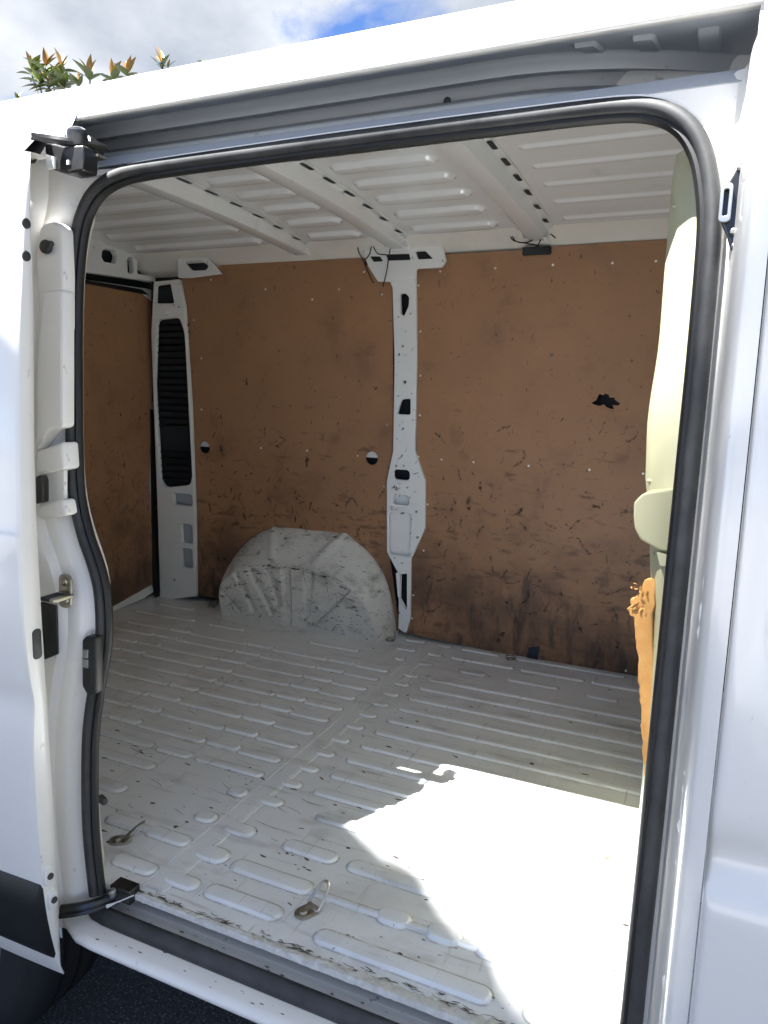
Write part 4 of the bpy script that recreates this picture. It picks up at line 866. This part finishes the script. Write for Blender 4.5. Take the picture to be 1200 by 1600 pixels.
for px, py, nb, ng, s in ((50, 108, 3, 6, 1.15), (72, 104, 4, 8, 1.2), (82, 116, 2, 11, 1.25), (96, 106, 4, 8, 1.2), (62, 124, 1, 9, 1.2), (100, 128, 2, 8, 1.1), (76, 130, 1, 8, 1.2), (140, 116, 5, 5, 1.1), (124, 132, 2, 3, .9), (175, 118, 4, 4, 1.05), (200, 115, 4, 4, 1.05), (252, 98, 4, 5, 1.0), (262, 107, 1, 4, .7), (318, 97, 0, 2, .5), (30, 152, 1, 6, .8)):
    spray(at(px, py, Y=TY + random.uniform(-.25, .3)), nb, ng, s * 1.3)
for k in range(13):                                          # rest of the crown, out of sight behind the van
    a = random.uniform(0, 6.28); e = random.uniform(.2, 1); c = WP[CRW.name] + Vector((math.cos(a) * 1.15 * e, math.sin(a) * .7 * e, random.uniform(-1.0, .25)))
    spray(c, 1, 5)
# ------------------------------------------------------------------ tall dense tree behind the photographer, its shade lies over the rear half
SA, SB = Vector((-.465, 1.42, 0)), Vector((-.055, 1.06, 0))
DS = 14.0
def back(p, d=DS): return Vector(p) - SUN * d
n_ed = (SB - SA).normalized(); side = n_ed.cross(SUN).normalized()
mid_ = back(lerp(SA, SB, .5))
if side.dot(back(Vector((-1.5, .85, .3))) - mid_) < 0: side = -side
RT = 2.6
tc_ = mid_ + side * RT
ST_ = empty('shade_tree', (tc_.x, tc_.y, -.56), 'tall round tree standing behind the photographer, outside the picture', 'tree')
V, Fc = tube(smooth_path([(tc_.x, tc_.y, -.56), (tc_.x + .1, tc_.y, 2), (tc_.x, tc_.y + .1, tc_.z)], 5), [.3 - .015 * i for i in range(11)], 10); finish('trunk', V, Fc, 'bark', ST_)
from mathutils import noise as mn
def crown(c, rad, nleaf, seed):
    random.seed(seed); bm = bmesh.new(); bmesh.ops.create_icosphere(bm, subdivisions=5, radius=rad * .98)
    for v in bm.verts: v.co *= 1 + .012 * mn.noise(v.co * 1.6 + Vector((seed, 0, 0))) + .008 * mn.noise(v.co * 6)
    me = bpy.data.meshes.new('crown'); bm.to_mesh(me); bm.free(); me.materials.append(M['leaf']); o = link('crown', me, c, ST_)
    S = []
    for k in range(nleaf):
        d = Vector((random.gauss(0, 1), random.gauss(0, 1), random.gauss(0, 1))).normalized(); q = c + d * rad * random.uniform(.93, .99); u_ = d.orthogonal().normalized(); v_ = d.cross(u_); a = random.uniform(0, 6.28)
        p_ = (u_ * math.cos(a) + v_ * math.sin(a)) * .1; q_ = (d * .6 + v_ * math.cos(a) - u_ * math.sin(a)).normalized() * .045; S.append(([q - p_, q + q_, q + p_, q - q_], [[0, 1, 2, 3]]))
    V, Fc = join(*S); stuff(finish('leaves', V, Fc, 'leaf', o))
crown(tc_, RT, 4000, 23)
# thin-leaved tree farther back: its loose crown half shades the front of the van
def back2(p): return Vector(p) - SUN * 26
t2 = back2((1.0, .93, .1)); ST2 = empty('thin_shade_tree', (t2.x, t2.y, -.56), 'loose thin-leaved tree far behind the photographer', 'tree')
V, Fc = tube(smooth_path([(t2.x, t2.y, -.56), (t2.x + .2, t2.y, 8), (t2.x, t2.y + .1, t2.z)], 5), [.3 - .02 * i for i in range(11)], 10); finish('trunk', V, Fc, 'bark', ST2)
random.seed(5); S = []
for x, z, rr in ((.24, .40, .54), (.88, .2, .68), (.70, -.70, .66), (1.6, .2, .8)):
    c = back2((x, .93, z)); nl = int(math.pi * rr * rr * 3.2 / .0042)
    for k in range(nl):
        d = Vector((random.gauss(0, 1), random.gauss(0, 1), random.gauss(0, 1))).normalized(); q = c + d * rr * random.random() ** .33; u_ = d.orthogonal().normalized(); v_ = d.cross(u_); a = random.uniform(0, 6.28)
        p_ = (u_ * math.cos(a) + v_ * math.sin(a)) * .08; q_ = (d * .6 + v_ * math.cos(a) - u_ * math.sin(a)).normalized() * .04; S.append(([q - p_, q + q_, q + p_, q - q_], [[0, 1, 2, 3]]))
    V, Fc = tube([(t2.x + .1, t2.y, t2.z - 2), c], [.06, .02], 6); finish('bough', V, Fc, 'bark', ST2)
V, Fc = join(*S); stuff(finish('crown', V, Fc, 'leaf', ST2))
